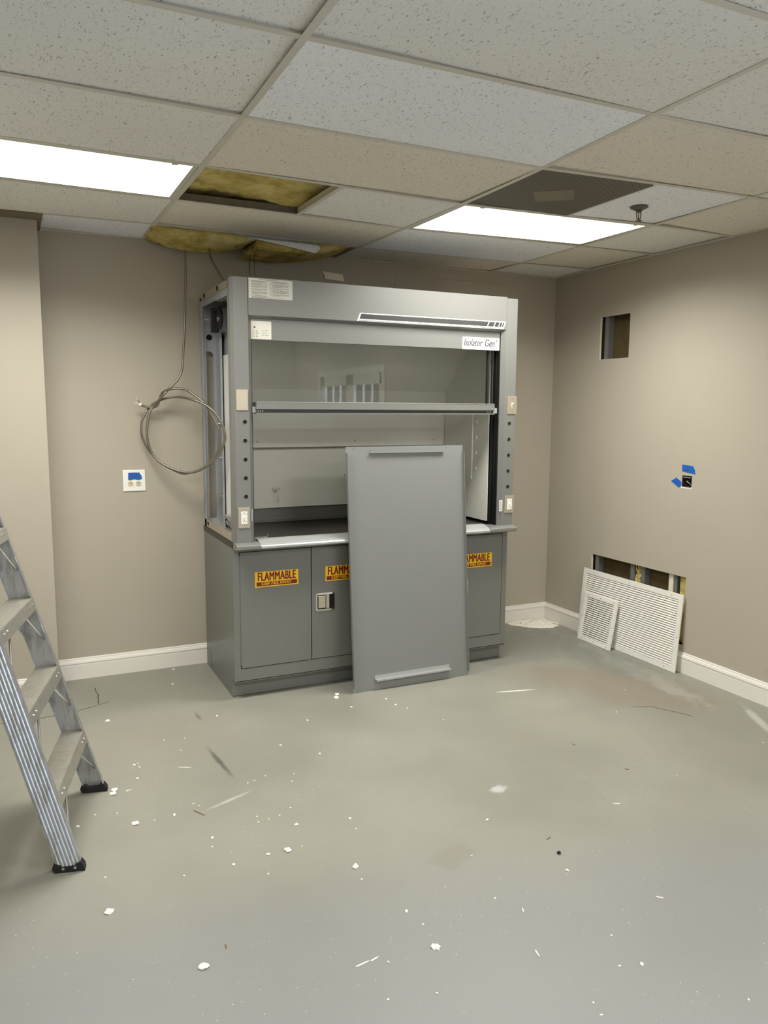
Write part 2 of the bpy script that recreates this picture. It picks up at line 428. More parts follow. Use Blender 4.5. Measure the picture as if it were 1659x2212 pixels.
# insulation scraps and torn board seen in the low opening
def lump(name, x0, y0, z0, x1, y1, z1, matn, amp=.01, n=8, parent=None):
    mb = MB(); bm = mb.bm
    bmesh.ops.create_cube(bm, size=1, matrix=Matrix.Translation(((x0+x1)/2,(y0+y1)/2,(z0+z1)/2)) @ Matrix.Diagonal((x1-x0, y1-y0, z1-z0, 1)))
    bmesh.ops.subdivide_edges(bm, edges=bm.edges, cuts=n, use_grid_fill=True)
    for v in bm.verts: v.co += Vector((random.gauss(0,1), random.gauss(0,1), random.gauss(0,1)))*amp*.5
    return mb.build(name, matn, parent, smooth=True)
o = recenter(lump('insulation_scrap', 0.03, -1.01, .45, .068, -.955, .63, 'ins', .012)); tag(o, 'tuft of yellow insulation by the middle studs in the low wall opening', 'insulation')
o = recenter(lump('insulation_board', .03, -1.428, .18, .05, -1.345, .63, 'ins', .004)); tag(o, 'yellow and white torn board at the right end of the low wall opening', 'insulation')
mb = MB(); mb.box(.018, -1.300, .18, .030, -1.262, .64); o = recenter(mb.build('furring_strip', 'drywall')); tag(o, 'pale upright strip beside the right stud in the low wall opening', 'strip')

# baseboards: moulded profile
BP = [(0,0), (-.014,0), (-.014,.088), (-.012,.094), (-.016,.097), (-.016,.104), (-.012,.116), (-.007,.119), (-.007,.126), (-.004,.131), (0,.131)]
def baseboard(name, a, b, axis, off, sgn=1):
    mb = MB()
    mb.prism([(off+p[0]*sgn, p[1]) for p in BP], a, b, axis); return struct(mb, name, 'base')
baseboard('baseboard_back', -3.585, 0, 'x', 0)
baseboard('baseboard_right', -4.48, 0, 'y', 0)
baseboard('baseboard_left', XL, -3.605, 'x', -.27)
mb = MB(); mb.box(-3.592, -.017, .0, -3.586, 0, .135); struct(mb, 'trim_1', 'base')

# glazed double door in the right wall, beside and behind the camera
mb = MB(); f = .07
for y in (-6.5-f, -4.55): mb.box(-.02, y, 0, .05, y+f, 2.06+f)
mb.box(-.02, -6.5, 2.06, .05, -4.55, 2.06+f)
struct(mb, 'trim_2', 'base')
def leaf(y0, y1, nm):
    mb = MB()
    for a, b in ((y0, y0+.11), (y1-.11, y1)): mb.box(.0, a, 0.005, .045, b, 2.055)
    mb.box(.0, y0, 0.005, .045, y1, .24); mb.box(.0, y0, 1.93, .045, y1, 2.055)
    for k in (1, 2): 
        yy = y0+.11+(y1-y0-.22)*k/3; mb.box(.012, yy-.012, .24, .033, yy+.012, 1.93)
    for k in range(1, 5):
        zz = .24+1.69*k/5; mb.box(.012, y0+.11, zz-.012, .033, y1-.11, zz+.012)
    d = struct(mb, nm, 'base')
    mb = MB(); mb.box(.020, y0+.10, .23, .025, y1-.10, 1.94); mb.build('door_pane', 'doorglass', d)
leaf(-6.495, -5.53, 'door_1'); leaf(-5.52, -4.555, 'door_2')

# ------------------------------------------------------------------ suspended ceiling
XG = [XL, -5.455, -4.2397, -3.0163, -1.7902, -.5945, 0.0]
YG = [0.0, -.3995, -1.0151, -1.6223, -2.2442, -2.8513, -3.46, -4.07, -4.68, -5.29, -5.90, -6.51, -7.12, YR]
XH = -2.402      # cross tee halfway, beside the missing tile
XV = -1.180      # cross tee beside the return grille
LIGHTS = [(2, 2), (4, 2), (2, 7), (4, 7), (2, 11), (4, 11)]      # (column, row) cells that hold lamps
tm = MB(); mats = ['tile', 'tilenew', 'tilewarm']
def tile(x0, y0, x1, y1, mi, lift=None):
    """tile between grid lines, resting on the tee flanges; lift = rise of the corners
    (far left, far right, near left, near right), as tiles never sit quite flat"""
    g = .004; th = .016
    if lift is None: lift = [random.choice([0, 0, .001, .008]) for _ in range(4)]
    n = 3; top = {}; bot = {}
    for i in range(n+1):
        for j in range(2):
            x = x0+g+(x1-x0-2*g)*i/n; y = (y0-g) if j == 0 else (y1+g); a = i/n
            z = zc(x, y)+.0022+(lift[0]*(1-a)+lift[1]*a if j == 0 else lift[2]*(1-a)+lift[3]*a)
            bot[i,j] = tm.bm.verts.new((x, y, z)); top[i,j] = tm.bm.verts.new((x, y, z+th))
    F = tm.bm.faces
    for i in range(n):
        for d, fl in ((bot, 0), (top, 1)):
            f = F.new((d[i,0], d[i+1,0], d[i+1,1], d[i,1])); f.material_index = mi
        for j in range(2):
            f = F.new((bot[i,j], bot[i+1,j], top[i+1,j], top[i,j])); f.material_index = mi
    for i in (0, n):
        f = F.new((bot[i,0], bot[i,1], top[i,1], top[i,0])); f.material_index = mi
LIFT = {(2,5): (0,.010,0,.010), (2,4): (0,.009,0,.008), (2,3): (0,0,0,0), (3,5): (.010,0,0,0), (3,4): (0,0,0,.0), (3,3): (0,.009,0,0), (3,1): (.009,0,0,0),
        (4,4): (.010,0,.008,.0), (4,3): (0,0,0,0), (5,1): (0,.012,0,.010), (5,2): (0,.008,0,.012), (5,3): (.010,.0,.0,.0), (5,0): (.008,.003,0,.006), (4,5): (.0,.010,.008,0), (4,1): (0,0,.0,.0), (4,0): (0,.009,0,0), (2,1): (0,0,0,0), (2,0): (.009,0,.0,0)}
MI = {(3,4): 1, (2,3): 0, (4,4): 2, (3,3): 2, (4,1): 1, (4,0): 2, (3,1): 2, (5,1): 2, (2,1): 0, (2,0): 1, (5,3): 2, (3,5): 0, (4,5): 0}
for i in range(len(XG)-1):
    for j in range(len(YG)-1):
        x0, x1, y0, y1 = XG[i], XG[i+1], YG[j], YG[j+1]
        mi = MI.get((i,j), (i*3+j*5) % 3 if j > 5 else 0)
        if (i, j) in LIGHTS or (i, j) == (3, 0): continue
        if i <= 1 and j == 0: continue
        if (i, j) == (2, 0): tile(-3.577, 0.0, x1, y1, 1, LIFT[2,0]); continue
        if (i, j) == (3, 2): tile(XH, y0, x1, y1, 0, (.009, 0, 0, 0)); continue
        if (i, j) == (4, 3): tile(XV, y0, x1, y1, 1, (.0, .006, .008, 0)); continue
        tile(x0, y0, x1, y1, mi, LIFT.get((i, j)))
ceil_tiles = struct(tm, 'ceiling', mats)
# tee grid: flange below, web above
gm = MB(); FW = .012
def tee(ax, c, a, b, fw=FW, web=.034):
    n = max(1, int(abs(b-a)/.3)); vs = []
    def P(s_, o_): return (s_, c+o_) if ax == 'x' else (c+o_, s_)
    sect = [(-fw, 0), (fw, 0), (fw, .0016), (.0035, .0016), (.0035, web), (-.0035, web), (-.0035, .0016), (-fw, .0016)]
    ring = []
    for k in range(n+1):
        s_ = a+(b-a)*k/n; base = zc(*P(s_, 0))
        ring.append([gm.bm.verts.new((*P(s_, o_), base+h)) for o_, h in sect])
    for k in range(n):
        for q in range(8): gm.bm.faces.new((ring[k][q], ring[k][(q+1) % 8], ring[k+1][(q+1) % 8], ring[k+1][q]))
    gm.bm.faces.new(ring[0]); gm.bm.faces.new(ring[-1])
for x in XG[1:-1]:
    ylim = -.27 if x < -3.6 else 0
    tee('y', x, ylim, YR)
for j, y in enumerate(YG[1:-1]):
    tee('x', y, XL, -3.0163) if j else tee('x', y, -3.6, -3.0163)
    tee('x', y, -3.0163, -1.7902); tee('x', y, -1.7902, 0)
tee('y', XH, -1.0151, -1.6223); tee('y', XV, -1.6223, -2.2442)
# wall angle
def angle(x0, y0, x1, y1):
    n = 6
    a = []
    for k in range(n+1):
        t = k/n; p = (x0[0]*(1-t)+x1[0]*t, x0[1]*(1-t)+x1[1]*t); q = (y0[0]*(1-t)+y1[0]*t, y0[1]*(1-t)+y1[1]*t)
        a.append([gm.bm.verts.new((*p, zc(*p)-.001)), gm.bm.verts.new((*q, zc(*q)-.001)), gm.bm.verts.new((*q, zc(*q)+.001)), gm.bm.verts.new((*p, zc(*p)+.02))])
    for k in range(n):
        for q in range(4): gm.bm.faces.new((a[k][q], a[k][(q+1) % 4], a[k+1][(q+1) % 4], a[k+1][q]))
angle((-3.6,0), (-3.6,-.02), (-3.0163,0), (-3.0163,-.02)); angle((-1.7902,0), (-1.7902,-.02), (0,0), (0,-.02))
angle((0,0), (-.02,0), (0,YR), (-.02,YR))
grid = gm.build('ceiling_grid', 'grid', ceil_tiles); grid['label'] = 'pale metal tee grid'
mb = MB(); 
mb.box(XL, -.40, CH0-.004, -3.577, -.268, CH0+.006); mb.box(-3.602, -.268, CH0-.004, -3.577, -.002, CH0+.006)
struct(mb, 'trim_3', mat('brown_filler_strip', srgb(120,108,86), .6))
# punched web of the far tee of the missing-tile opening
mb = MB(); mb.box(-3.005, -1.0205, CH0-.001, XH, -1.0150, CH0+.033)
for x in (-2.99, -2.86, -2.77, -2.75, -2.73, -2.715, -2.52, -2.50, -2.43):
    mb.cyl((x, -1.0212, CH0+.018), (x, -1.0200, CH0+.018), .0035, 10)
tee_web = mb.build('tee_web', 'darkgrid', ceil_tiles)

# ------------------------------------------------------------------ ceiling lights
def troffer(x0, x1, y0, y1, label, watts=None):
    cx, cy = (x0+x1)/2, (y0+y1)/2; w, d = (x1-x0)-.024, (y0-y1)-.024; z = zc(cx, cy)+.002
    tx = (zc(x1, cy)-zc(x0, cy))/(x1-x0); ty = (zc(cx, y0)-zc(cx, y1))/(y0-y1)
    t = thing('ceiling_light', label, 'ceiling light', (cx, cy, z), (ty, -tx, 0), 'recessed fluorescent ceiling lights')
    mb = MB(); b = .022
    mb.box(-w/2, -d/2, 0, w/2, -d/2+b, .01); mb.box(-w/2, d/2-b, 0, w/2, d/2, .01)
    mb.box(-w/2, -d/2+b, 0, -w/2+b, d/2-b, .01); mb.box(w/2-b, -d/2+b, 0, w/2, d/2-b, .01)
    mb.build('frame', 'grid', t)
    mb = MB(); mb.box(-w/2+b, -d/2+b, .006, w/2-b, d/2-b, .010); mb.build('diffuser', 'lens', t)
    mb = MB(); mb.box(-w/2, -d/2, .012, w/2, d/2, .11); mb.build('housing', 'grid', t)
    mb = MB()
    for x in (-w*.4, w*.42): mb.box(x-.012, -d/2+b-.008, -.003, x+.012, -d/2+b+.006, .001)
    mb.build('latch', 'grid', t)
    area('lamp', (0, 0, .0045), (0, 0, 0), w-2*b, d-2*b, watts or LAMP_W, LAMP_COL, t, spread=math.radians(180 if watts else 149))
    return t
troffer(-4.2397, -3.0163, -1.0151, -1.6223, 'long recessed ceiling light at the left, beside the missing tile')
troffer(-1.7902, -.5945, -1.0151, -1.6223, 'recessed ceiling light at the right, beside the perforated grille')
troffer(-4.2397, -3.0163, -4.07, -4.68, 'added recessed ceiling light above and left of the camera, out of view', REAR_W)
troffer(-1.7902, -.5945, -4.07, -4.68, 'added recessed ceiling light right of the camera near the glazed door, out of view', REAR_W)
troffer(-4.2397, -3.0163, -6.51, -7.12, 'added recessed ceiling light at the rear of the room, left one, out of view', REAR_W)
troffer(-1.7902, -.5945, -6.51, -7.12, 'added recessed ceiling light at the rear of the room, right one, out of view', REAR_W)

# ------------------------------------------------------------------ return-air grille in the ceiling
gx0, gx1, gy0, gy1 = -1.7902+.012, XV-.012, -1.6223-.012, -2.2442+.012
cx, cy = (gx0+gx1)/2, (gy0+gy1)/2
t = thing('ceiling_vent', 'square perforated brown return-air grille in the ceiling', 'vent', (cx, cy, zc(cx, cy)+.002))
w, d = gx1-gx0, gy0-gy1
mb = MB(); mb.box(-w/2, -d/2, 0, w/2, d/2, .004); mb.build('perforated_face', 'perf', t)
mb = MB(); mb.box(-w/2, -d/2, .0045, w/2, d/2, .10); mb.build('plenum_box', 'darkgrid', t)
mb = MB(); mb.box(-.089, -.088, -.0012, .089, .088, 0); o = mb.build('blank_plate', mat('plate_behind_mesh', srgb(122,116,98), .7, var=.1, vscale=150), t, rot=(0,0,-.672), loc=(.005,.020,0))

# ------------------------------------------------------------------ sprinkler
sx, sy = -.955, -1.892; sz = zc(sx, sy)
t = thing('fire_sprinkler', 'metal pendent fire sprinkler hanging from the ceiling tile right of the grille', 'sprinkler', (sx, sy, sz))
mb = MB(); mb.cyl((0,0,-.004), (0,0,.001), .040, 28, .044); mb.cyl((0,0,-.012), (0,0,-.004), .024, 24, .034); mb.build('escutcheon', 'darkmetal', t, smooth=False)
mb = MB(); mb.cyl((0,0,-.022), (0,0,-.010), .014, 16); mb.build('body', 'darkmetal', t)
mb = MB()
for s_ in (-1, 1): mb.tube([(s_*.012,0,-.022), (s_*.014,0,-.035), (s_*.011,0,-.050), (s_*.003,0,-.058)], .0025, 8)
mb.cyl((0,0,-.062), (0,0,-.054), .005, 12); mb.build('frame_arms', 'darkmetal', t)
mb = MB(); mb.cyl((0,0,-.054), (0,0,-.022), .0025, 10); mb.build('bulb', 'glasstube', t)
mb = MB(); mb.cyl((0,0,-.0645), (0,0,-.062), .017, 20); mb.build('deflector', 'darkmetal', t)

# ------------------------------------------------------------------ insulation seen through the openings
def batt(name, x0, x1, y0, y1, zfun, th, label, nx=26, ny=12, amp=.012):
    mb = MB(); bm = mb.bm; bot = {}; top = {}
    for i in range(nx+1):
        for j in range(ny+1):
            x = x0+(x1-x0)*i/nx; y = y0+(y1-y0)*j/ny; z = zfun(i/nx, j/ny)+random.gauss(0, amp*.35)
            bot[i,j] = bm.verts.new((x+random.gauss(0,.003), y+random.gauss(0,.003), z)); top[i,j] = bm.verts.new((x, y, z+th+random.gauss(0,.006)))
    for i in range(nx):
        for j in range(ny):
            bm.faces.new((bot[i,j], bot[i+1,j], bot[i+1,j+1], bot[i,j+1])); bm.faces.new((top[i,j], top[i,j+1], top[i+1,j+1], top[i+1,j]))
    for i in range(nx):
        for j in (0, ny): bm.faces.new((bot[i,j], bot[i+1,j], top[i+1,j], top[i,j]))
    for j in range(ny):
        for i in (0, nx): bm.faces.new((bot[i,j], bot[i,j+1], top[i,j+1], top[i,j]))
    o = mb.build(name, 'ins', smooth=True); recenter(o); return tag(o, label, 'insulation')
batt('insulation_batt', -3.011, -2.30, -.86, -1.70, lambda a, b: CH0+.040+.012*math.sin(a*5)+.045*b+.010*math.sin(b*9+a*4), .09, 'yellow fibreglass batt lying above the square missing-tile opening')
def sagl(a, b):   # deep belly hanging out of the back opening
    return CH0+.03-.095*math.sin(PI*min(1, a*.93+.07))**.8*(.45+.55*math.sin(PI*(.25+b*.6)))-.03*math.sin(a*9)*b*.5-.045*max(0, a-.55)
def sagr(a, b):
    return CH0+.02-.10*(1-a)**.7*(.5+.5*math.sin(PI*(.25+b*.6)))-.025*math.sin(PI*a)
batt('insulation_batt', -3.02, -2.415, -.04, -.352, sagl, .07, 'yellow fibreglass batt sagging from the left half of the back opening')
batt('insulation_batt', -2.425, -1.80, -.02, -.350, sagr, .06, 'yellow fibreglass batt sagging from the right half of the back opening, over the fume hood')
# broken piece of white tile wedged under the right batt
mb = MB(); P = [(-2.56,-.372,2.632), (-2.05,-.372,2.618), (-2.035,-.374,2.600), (-2.07,-.378,2.572), (-2.30,-.380,2.602), (-2.48,-.380,2.624)]
a = [mb.bm.verts.new(p) for p in P]; b = [mb.bm.verts.new((p[0], p[1]+.012, p[2]+.012)) for p in P]
mb.bm.faces.new(a); mb.bm.faces.new(b[::-1])
for i in range(6): mb.bm.faces.new((a[i], a[(i+1) % 6], b[(i+1) % 6], b[i]))
o = recenter(mb.build('broken_ceiling_tile', 'tilenew')); tag(o, 'broken white piece of ceiling tile hanging below the sagging insulation', 'ceiling tile')

# ------------------------------------------------------------------ wall patches and plates
mb = MB(); mb.box(-1.36, -.004, 2.40, -.50, 0, 2.553, .001); o = recenter(mb.build('wall_cover_panel', 'wall')); tag(o, 'thin beige painted cover panel on the back wall above the hood', 'panel')
mb = MB(); a = [(-1.884,-.004,2.537), (-1.742,-.004,2.527), (-1.735,-.018,2.484), (-1.868,-.018,2.492)]
A_ = [mb.bm.verts.new(p) for p in a]; B_ = [mb.bm.verts.new((p[0], p[1]+.001, p[2]-.004)) for p in a]
mb.bm.faces.new(A_); mb.bm.faces.new(B_[::-1])
for i in range(4): mb.bm.faces.new((A_[i], A_[(i+1) % 4], B_[(i+1) % 4], B_[i]))
o = recenter(mb.build('cover_flap', 'card')); tag(o, 'small blank cream flap sticking out from the back wall above the hood', 'plate')

# double receptacle with blue tape on the back wall
def duplex_face(parent, x, z, y, matn='almond', r=.017):
    mb = MB(); n = 24; pts = []
    for k in range(n):
        a = 2*PI*k/n; pts.append((x+r*math.cos(a), z+max(-r*.82, min(r*.82, r*math.sin(a)))))
    mb.prism(pts, y, y-.003, 'y'); f_ = mb.build('receptacle', matn, parent)
    mb = MB(); mb.box(x-.0075, y-.0033, z-.004, x-.0055, y-.0028, z+.005); mb.box(x+.0055, y-.0033, z-.004, x+.0075, y-.0028, z+.004)
    mb.box(x+.003, y-.0033, z-.001, x+.0075, y-.0028, z+.001); mb.cyl((x, y-.0034, z+.009), (x, y-.0028, z+.009), .0026, 10)
    mb.build('slots', 'hole', f_)
t = thing('wall_outlet', 'white square wall plate with two tan receptacles and blue tape, left of the hood', 'outlet', (-3.1145, 0, 1.203))
mb = MB(); mb.box(-.066, -.007, -.065, .066, 0, .065, .003); mb.build('cover_plate', 'white', t)
duplex_face(t, -.022, -.018, -.007); duplex_face(t, .024, -.018, -.007)
mb = MB(); mb.box(-.035, -.0085, .003, -.012, -.0070, .006); mb.box(.010, -.0085, .003, .035, -.0070, .006); mb.build('marks', 'inkgray', t)
def ragged(pts, n=6, amp=.001):
    out = []
    for i in range(len(pts)):
        a, b = pts[i], pts[(i+1) % len(pts)]
        for k in range(n):
            s_ = k/n; out.append((a[0]*(1-s_)+b[0]*s_+random.uniform(-amp, amp), a[1]*(1-s_)+b[1]*s_+random.uniform(-amp, amp)))
    return out
mb = MB(); mb.prism(ragged([(-.036,.008), (.046,.007), (.043,.028), (.030,.049), (-.034,.049)], 6, .0006), -.0088, -.0082, 'y'); o = mb.build('masking_tape', 'tape', t); o['label'] = 'blue tape with faint handwriting'
text('handwriting', 'off 5', .022, 'inkgray', o, (0, -.0090, .029), bold=.0002, shear=.3, thick=.0001)

# junction box hole in the right wall
t = thing('junction_box', 'open steel junction box with bare wires cut into the right wall', 'junction box', (0, -1.3825, 1.2115))
mb = MB(); hw, hh = .0355, .033
for (a, b, c, d) in ((-hw-.003, -hh, -hw, hh), (hw, -hh, hw+.003, hh), (-hw, hh, hw, hh+.003), (-hw, -hh-.003, hw, -hh)): mb.box(-.001, a, b, .06, c, d)
mb.box(.058, -hw, -hh, .061, hw, hh); mb.build('box', 'darkmetal', t)  # dark metal carries the shade inside the box
mb = MB(); mb.prism([(-hw+.004, hh-.012), (hw-.006, hh-.012), (hw-.006, hh-.003), (-hw+.004, hh-.003)], -.003, 0, 'x'); mb.build('ear', 'alu', t)
mb = MB()
mb.tube([(.05,.0,-.03), (.02,-.02,-.025), (.005,-.012,-.008), (.01,.012,.0), (.04,.02,.004)], .002, 6); mb.build('wire', 'almond', t)
mb = MB(); mb.tube([(.05,.02,.03), (.02,.01,.02), (.01,-.015,.012), (.04,-.02,-.02)], .003, 6); mb.tube([(.05,-.02,-.03), (.012,.0,-.036), (.01,.02,-.02), (.05,.025,0)], .003, 6); mb.build('wire', 'black', t)
mb = MB(); mb.prism(ragged([(-hw-.010,-hh-.010), (hw+.006,-hh-.012), (hw+.006,-hh-.001), (-hw-.006,-hh-.001)], 6, .002), -.001, .001, 'x'); mb.build('chipped_plaster', 'plaster', t)
def tape_piece(pts, label):
    mb = MB(); mb.prism(ragged(pts, 5, .0006), -.0018, -.0004, 'x'); o = mb.build('masking_tape', 'tape'); recenter(o); return tag(o, label, 'tape')
o = tape_piece([(-1.338,1.314), (-1.403,1.3115), (-1.426,1.308), (-1.440,1.288), (-1.446,1.261), (-1.341,1.272)], 'strip of blue tape stuck on the right wall above the junction box'); mk1 = o
text('handwriting', 'off-25', .016, 'inkgray', mk1, (-.0022+.0004, .012, .024), rot=(PI/2, 0, -PI/2), thick=.0001)
o = tape_piece([(-1.254,1.204), (-1.297,1.229), (-1.339,1.206), (-1.340,1.185), (-1.321,1.167)], 'blue tape corner stuck left of the junction box on the right wall')
text('handwriting', 'off', .012, 'inkgray', o, (-.0018, .0, .032), rot=(PI/2, .5, -PI/2), thick=.0001)

# ================================================================== FUME HOOD
hood = thing('fume_hood', 'grey bench-top laboratory fume hood with raised glass sash against the back wall', 'fume hood', (-2.703, -.038, 0))
WH = 1.818
FY = -.768
# corner posts: folded sheet profile (x, y) mirrored for the right one
def post(mirror, parent):
    pr = [(0,-.690), (0,-.742), (.012,FY), (.091,FY), (.113,-.742), (.113,-.700), (.109,-.700), (.109,-.740), (.089,-.763), (.014,-.763), (.004,-.740), (.004,-.690)]
    if mirror: pr = [(WH-x, y) for x, y in pr][::-1]
    mb = MB(); mb.prism(pr, .912, 2.330 if not mirror else 2.326, 'z'); return mb.build('corner_post', 'gray', parent)
pL = post(False, hood); pR = post(True, hood)
# service holes
def holes(parent, x, zs_):
    for z in zs_:
        mb = MB(); mb.cyl((x, FY-.0016, z), (x, FY+.001, z), .0125, 24); o = mb.build('grommet_ring', 'gray', parent)
        mb = MB(); mb.cyl((x, FY-.0020, z), (x, FY, z), .0108, 24); mb.build('service_hole', 'hole', o)
holes(pL, .065, (1.573, 1.472, 1.370, 1.269, 1.168)); holes(pR, 1.7655, (1.561, 1.461, 1.361, 1.261, 1.161))
for x, zz in ((.003, (2.255, 1.95, 1.63, 1.25, 1.0)),):
    for z in zz:
        mb = MB(); mb.cyl((x-.003, -.725, z), (x, -.725, z), .004, 10); mb.build('screw', 'alu', pL)
for z in (1.60, 1.44, 1.02):
    mb = MB(); mb.cyl((WH-.113-.002, -.735, z), (WH-.113+.002, -.735, z), .004, 10); mb.build('screw', 'alu', pR)
def plate(parent, x0, x1, z0, z1, kind):
    mb = MB(); mb.box(x0, FY-.005, z0, x1, FY, z1, .0022); p = mb.build('cover_plate', 'steel', parent)
    cx, cz = (x0+x1)/2, (z0+z1)/2
    mb = MB()
    for z in (z0+.014, z1-.014) if kind != 'gfci' else (z0+.008, z1-.008): mb.cyl((cx, FY-.0065, z), (cx, FY-.005, z), .0032, 12)
    mb.build('screw', 'alu', p)
    if kind == 'gfci':
        mb = MB(); mb.box(cx-.017, FY-.008, cz-.034, cx+.017, FY-.004, cz+.034, .0015); g = mb.build('receptacle', 'white', p)
        mb = MB()
        for s_ in (1, -1):
            z = cz+s_*.021
            mb.box(cx-.0078, FY-.0084, z-.0045, cx-.0058, FY-.0079, z+.0035); mb.box(cx+.0058, FY-.0084, z-.0045, cx+.0078, FY-.0079, z+.0035); mb.box(cx+.0058, FY-.0084, z-.0012, cx+.0105, FY-.0079, z+.0008)
            mb.cyl((cx, FY-.0084, z+.009), (cx, FY-.0079, z+.009), .0026, 10)
        mb.build('slots', 'hole', g)
        mb = MB(); mb.box(cx-.009, FY-.0088, cz-.0055, cx+.009, FY-.0079, cz-.001); mb.box(cx-.009, FY-.0088, cz+.001, cx+.009, FY-.0079, cz+.0055); mb.build('test_button', 'paper', g)
    if kind == 'switch':
        mb = MB(); mb.box(cx-.005, FY-.0056, cz-.012, cx+.005, FY-.0045, cz+.012); mb.prism([(FY-.005, cz-.004), (FY-.017, cz+.008), (FY-.014, cz+.014), (FY-.005, cz+.006)], cx-.004, cx+.004, 'x'); mb.build('toggle', 'white', p)
    return p
plate(hood, .018, .084, 1.633, 1.745, 'blank'); plate(hood, .0185, .0845, .995, 1.109, 'gfci')
plate(hood, 1.747, 1.816, 1.618, 1.730, 'switch'); plate(hood, 1.745, 1.815, .992, 1.103, 'gfci')
# header with folded lip, then the recessed lower band
mb = MB()
mb.prism([(FY,2.333), (FY,2.137), (-.720,2.112), (-.716,2.114), (-.762,2.140), (-.762,2.333)], .093, WH-.09, 'x')
mb.box(.0, -.70, 2.320, WH, -.69, 2.330)
header = mb.build('header_panel', 'gray', hood)
mb = MB(); mb.box(.113, -.738, 2.012, WH-.113, -.730, 2.125); low = mb.build('access_panel', 'gray', hood)
mb = MB(); mb.box(.0915, FY-.0006, 2.137, .0935, FY+.002, 2.33); mb.build('panel_gap', 'hole', hood)
# labels
def bars(parent, x0, x1, z, y, h=.0016):
    x = x0; mb_ = parent
    while x < x1:
        w_ = random.uniform(.004, .012); mb_.box(x, y-.0002, z, min(x+w_, x1), y+.0002, z+h); x += w_+.0018
mb = MB(); mb.box(.098, FY-.001, 2.226, .340, FY, 2.328); lab = mb.build('instruction_label', 'paper', header); lab['label'] = 'white instruction label in small print'
mb = MB(); y = FY-.0011; z = 2.318
bars(mb, .155, .265, 2.3215, y, .0022)
for x0, x1 in ((.112, .200), (.228, .320)):
    z = 2.315
    while z > 2.237:
        L = random.randint(2, 4)
        bars(mb, x0-.008, x0-.005, z, y)
        for k in range(L):
            bars(mb, x0, x1-(random.uniform(.01, .05) if k == L-1 else random.uniform(0, .006)), z, y); z -= .0042
        z -= .0026
mb.box(.2175, y-.0002, 2.240, .2185, y+.0002, 2.316); bars(mb, .14, .29, 2.2305, y, .0012)
mb.build('small_print', 'inkgray', lab)
mb = MB(); mb.box(.1145, -.7395, 2.016, .228, -.738, 2.111); lab = mb.build('data_plate', 'tag', low); lab['label'] = 'silvery data plate with rows of figures'
mb = MB(); y = -.7398
mb.cyl((.134, y-.0002, 2.078), (.134, y+.0002, 2.078), .005, 12)
for k, z in enumerate((2.062, 2.053, 2.044, 2.035, 2.026)):
    bars(mb, .122, .134, z, y, .0015); bars(mb, .142, .142+.006*(k % 3+1), z, y, .0022)
    if k < 4: bars(mb, .176, .188, z, y, .0015); bars(mb, .194, .194+.005*(3-k % 3), z, y, .0022)
mb.build('small_print', 'inkgray', lab)
mb = MB(); mb.box(1.430, -.7400, 2.010, 1.694, -.738, 2.084, .001); lab = mb.build('name_plate', 'white', low); lab['label'] = 'white name plate with handwritten-style lettering'
mb = MB(); y = -.7402; q = .0009; a0, a1, b0, b1 = 1.437, 1.687, 2.016, 2.078
mb.box(a0, y-.0002, b0, a1, y+.0002, b0+q); mb.box(a0, y-.0002, b1-q, a1, y+.0002, b1); mb.box(a0, y-.0002, b0, a0+q, y+.0002, b1); mb.box(a1-q, y-.0002, b0, a1, y+.0002, b1)
mb.build('border_line', 'inkgray', lab)
text('lettering', 'Isolator', .058, 'ink', lab, (1.507, -.7405, 2.050), shear=.25, fitw=.132, bold=.0009)
text('lettering', 'Gen', .060, 'ink', lab, (1.626, -.7405, 2.050), shear=.25, fitw=.070, bold=.0009)
text('lettering', '5', .026, 'ink', lab, (1.674, -.7405, 2.066), shear=.2, fitw=.014, bold=.0006)
text('lettering', 'by I.C.I. Scientific', .012, 'inkgray', lab, (1.618, -.7405, 2.024), shear=.3, fitw=.088, bold=.0003)
# striped trim strip on the header (parallelogram bars)
def para(mb, x0, x1, z0, z1, y, sl):
    s0, s1 = (z0-2.133)*sl, (z1-2.133)*sl
    mb.prism([(x0+s0, z0), (x1+s0, z0), (x1+s1, z1), (x0+s1, z1)], y, y+.0006, 'y')
mb = MB(); para(mb, .718, 1.700, 2.1385, 2.184, FY-.0010, .42); strip = mb.build('accent_strip', 'white', header); strip['label'] = 'white strip with dark bars'
mb = MB()
xs_ = [(.728,1.576), (1.583,1.622), (1.629,1.656), (1.662,1.677), (1.682,1.692)]
for a, b in xs_:
    para(mb, a, b, 2.1505, 2.1785, FY-.0016, .42); para(mb, a, b, 2.1405, 2.1430, FY-.0016, .42)
mb.build('dark_bars', mat('dark_grey_print', srgb(52,52,48), .5), strip)
# sash
sash = thing('sash_root', None, None); sash.name = 'sash'; sash.parent = hood
mb = MB(); mb.box(.118, -.712, 1.66, WH-.145, -.706, 2.14); mb.build('glass', 'glass', sash)
mb = MB(); HX0, HX1 = .132, 1.655
mb.prism([(-.700,1.676), (-.762,1.682), (-.766,1.678), (-.766,1.642), (-.762,1.639), (-.752,1.639), (-.752,1.622), (-.768,1.620), (-.768,1.616), (-.700,1.616)], HX0, HX1, 'x'); hd = mb.build('handle', 'gray', sash)
mb = MB(); mb.box(HX0, -.7535, 1.6225, HX1, -.7525, 1.6385); gr = mb.build('groove', mat('dark_grey_groove', srgb(66,68,64), .45, metal=.2), hd)
mb = MB(); mb.box(HX0+.001, -.7672, 1.6785, HX1-.001, -.7655, 1.6805); mb.build('edge_strip', 'alu', hd)
for xs0 in (.143, .156, .169, 1.610, 1.622, 1.634):
    mb = MB(); mb.cyl((xs0, -.7545, 1.6305), (xs0, -.7530, 1.6305), .0035, 12); mb.build('rivet', 'white' if xs0 < 1 else 'galv', hd)
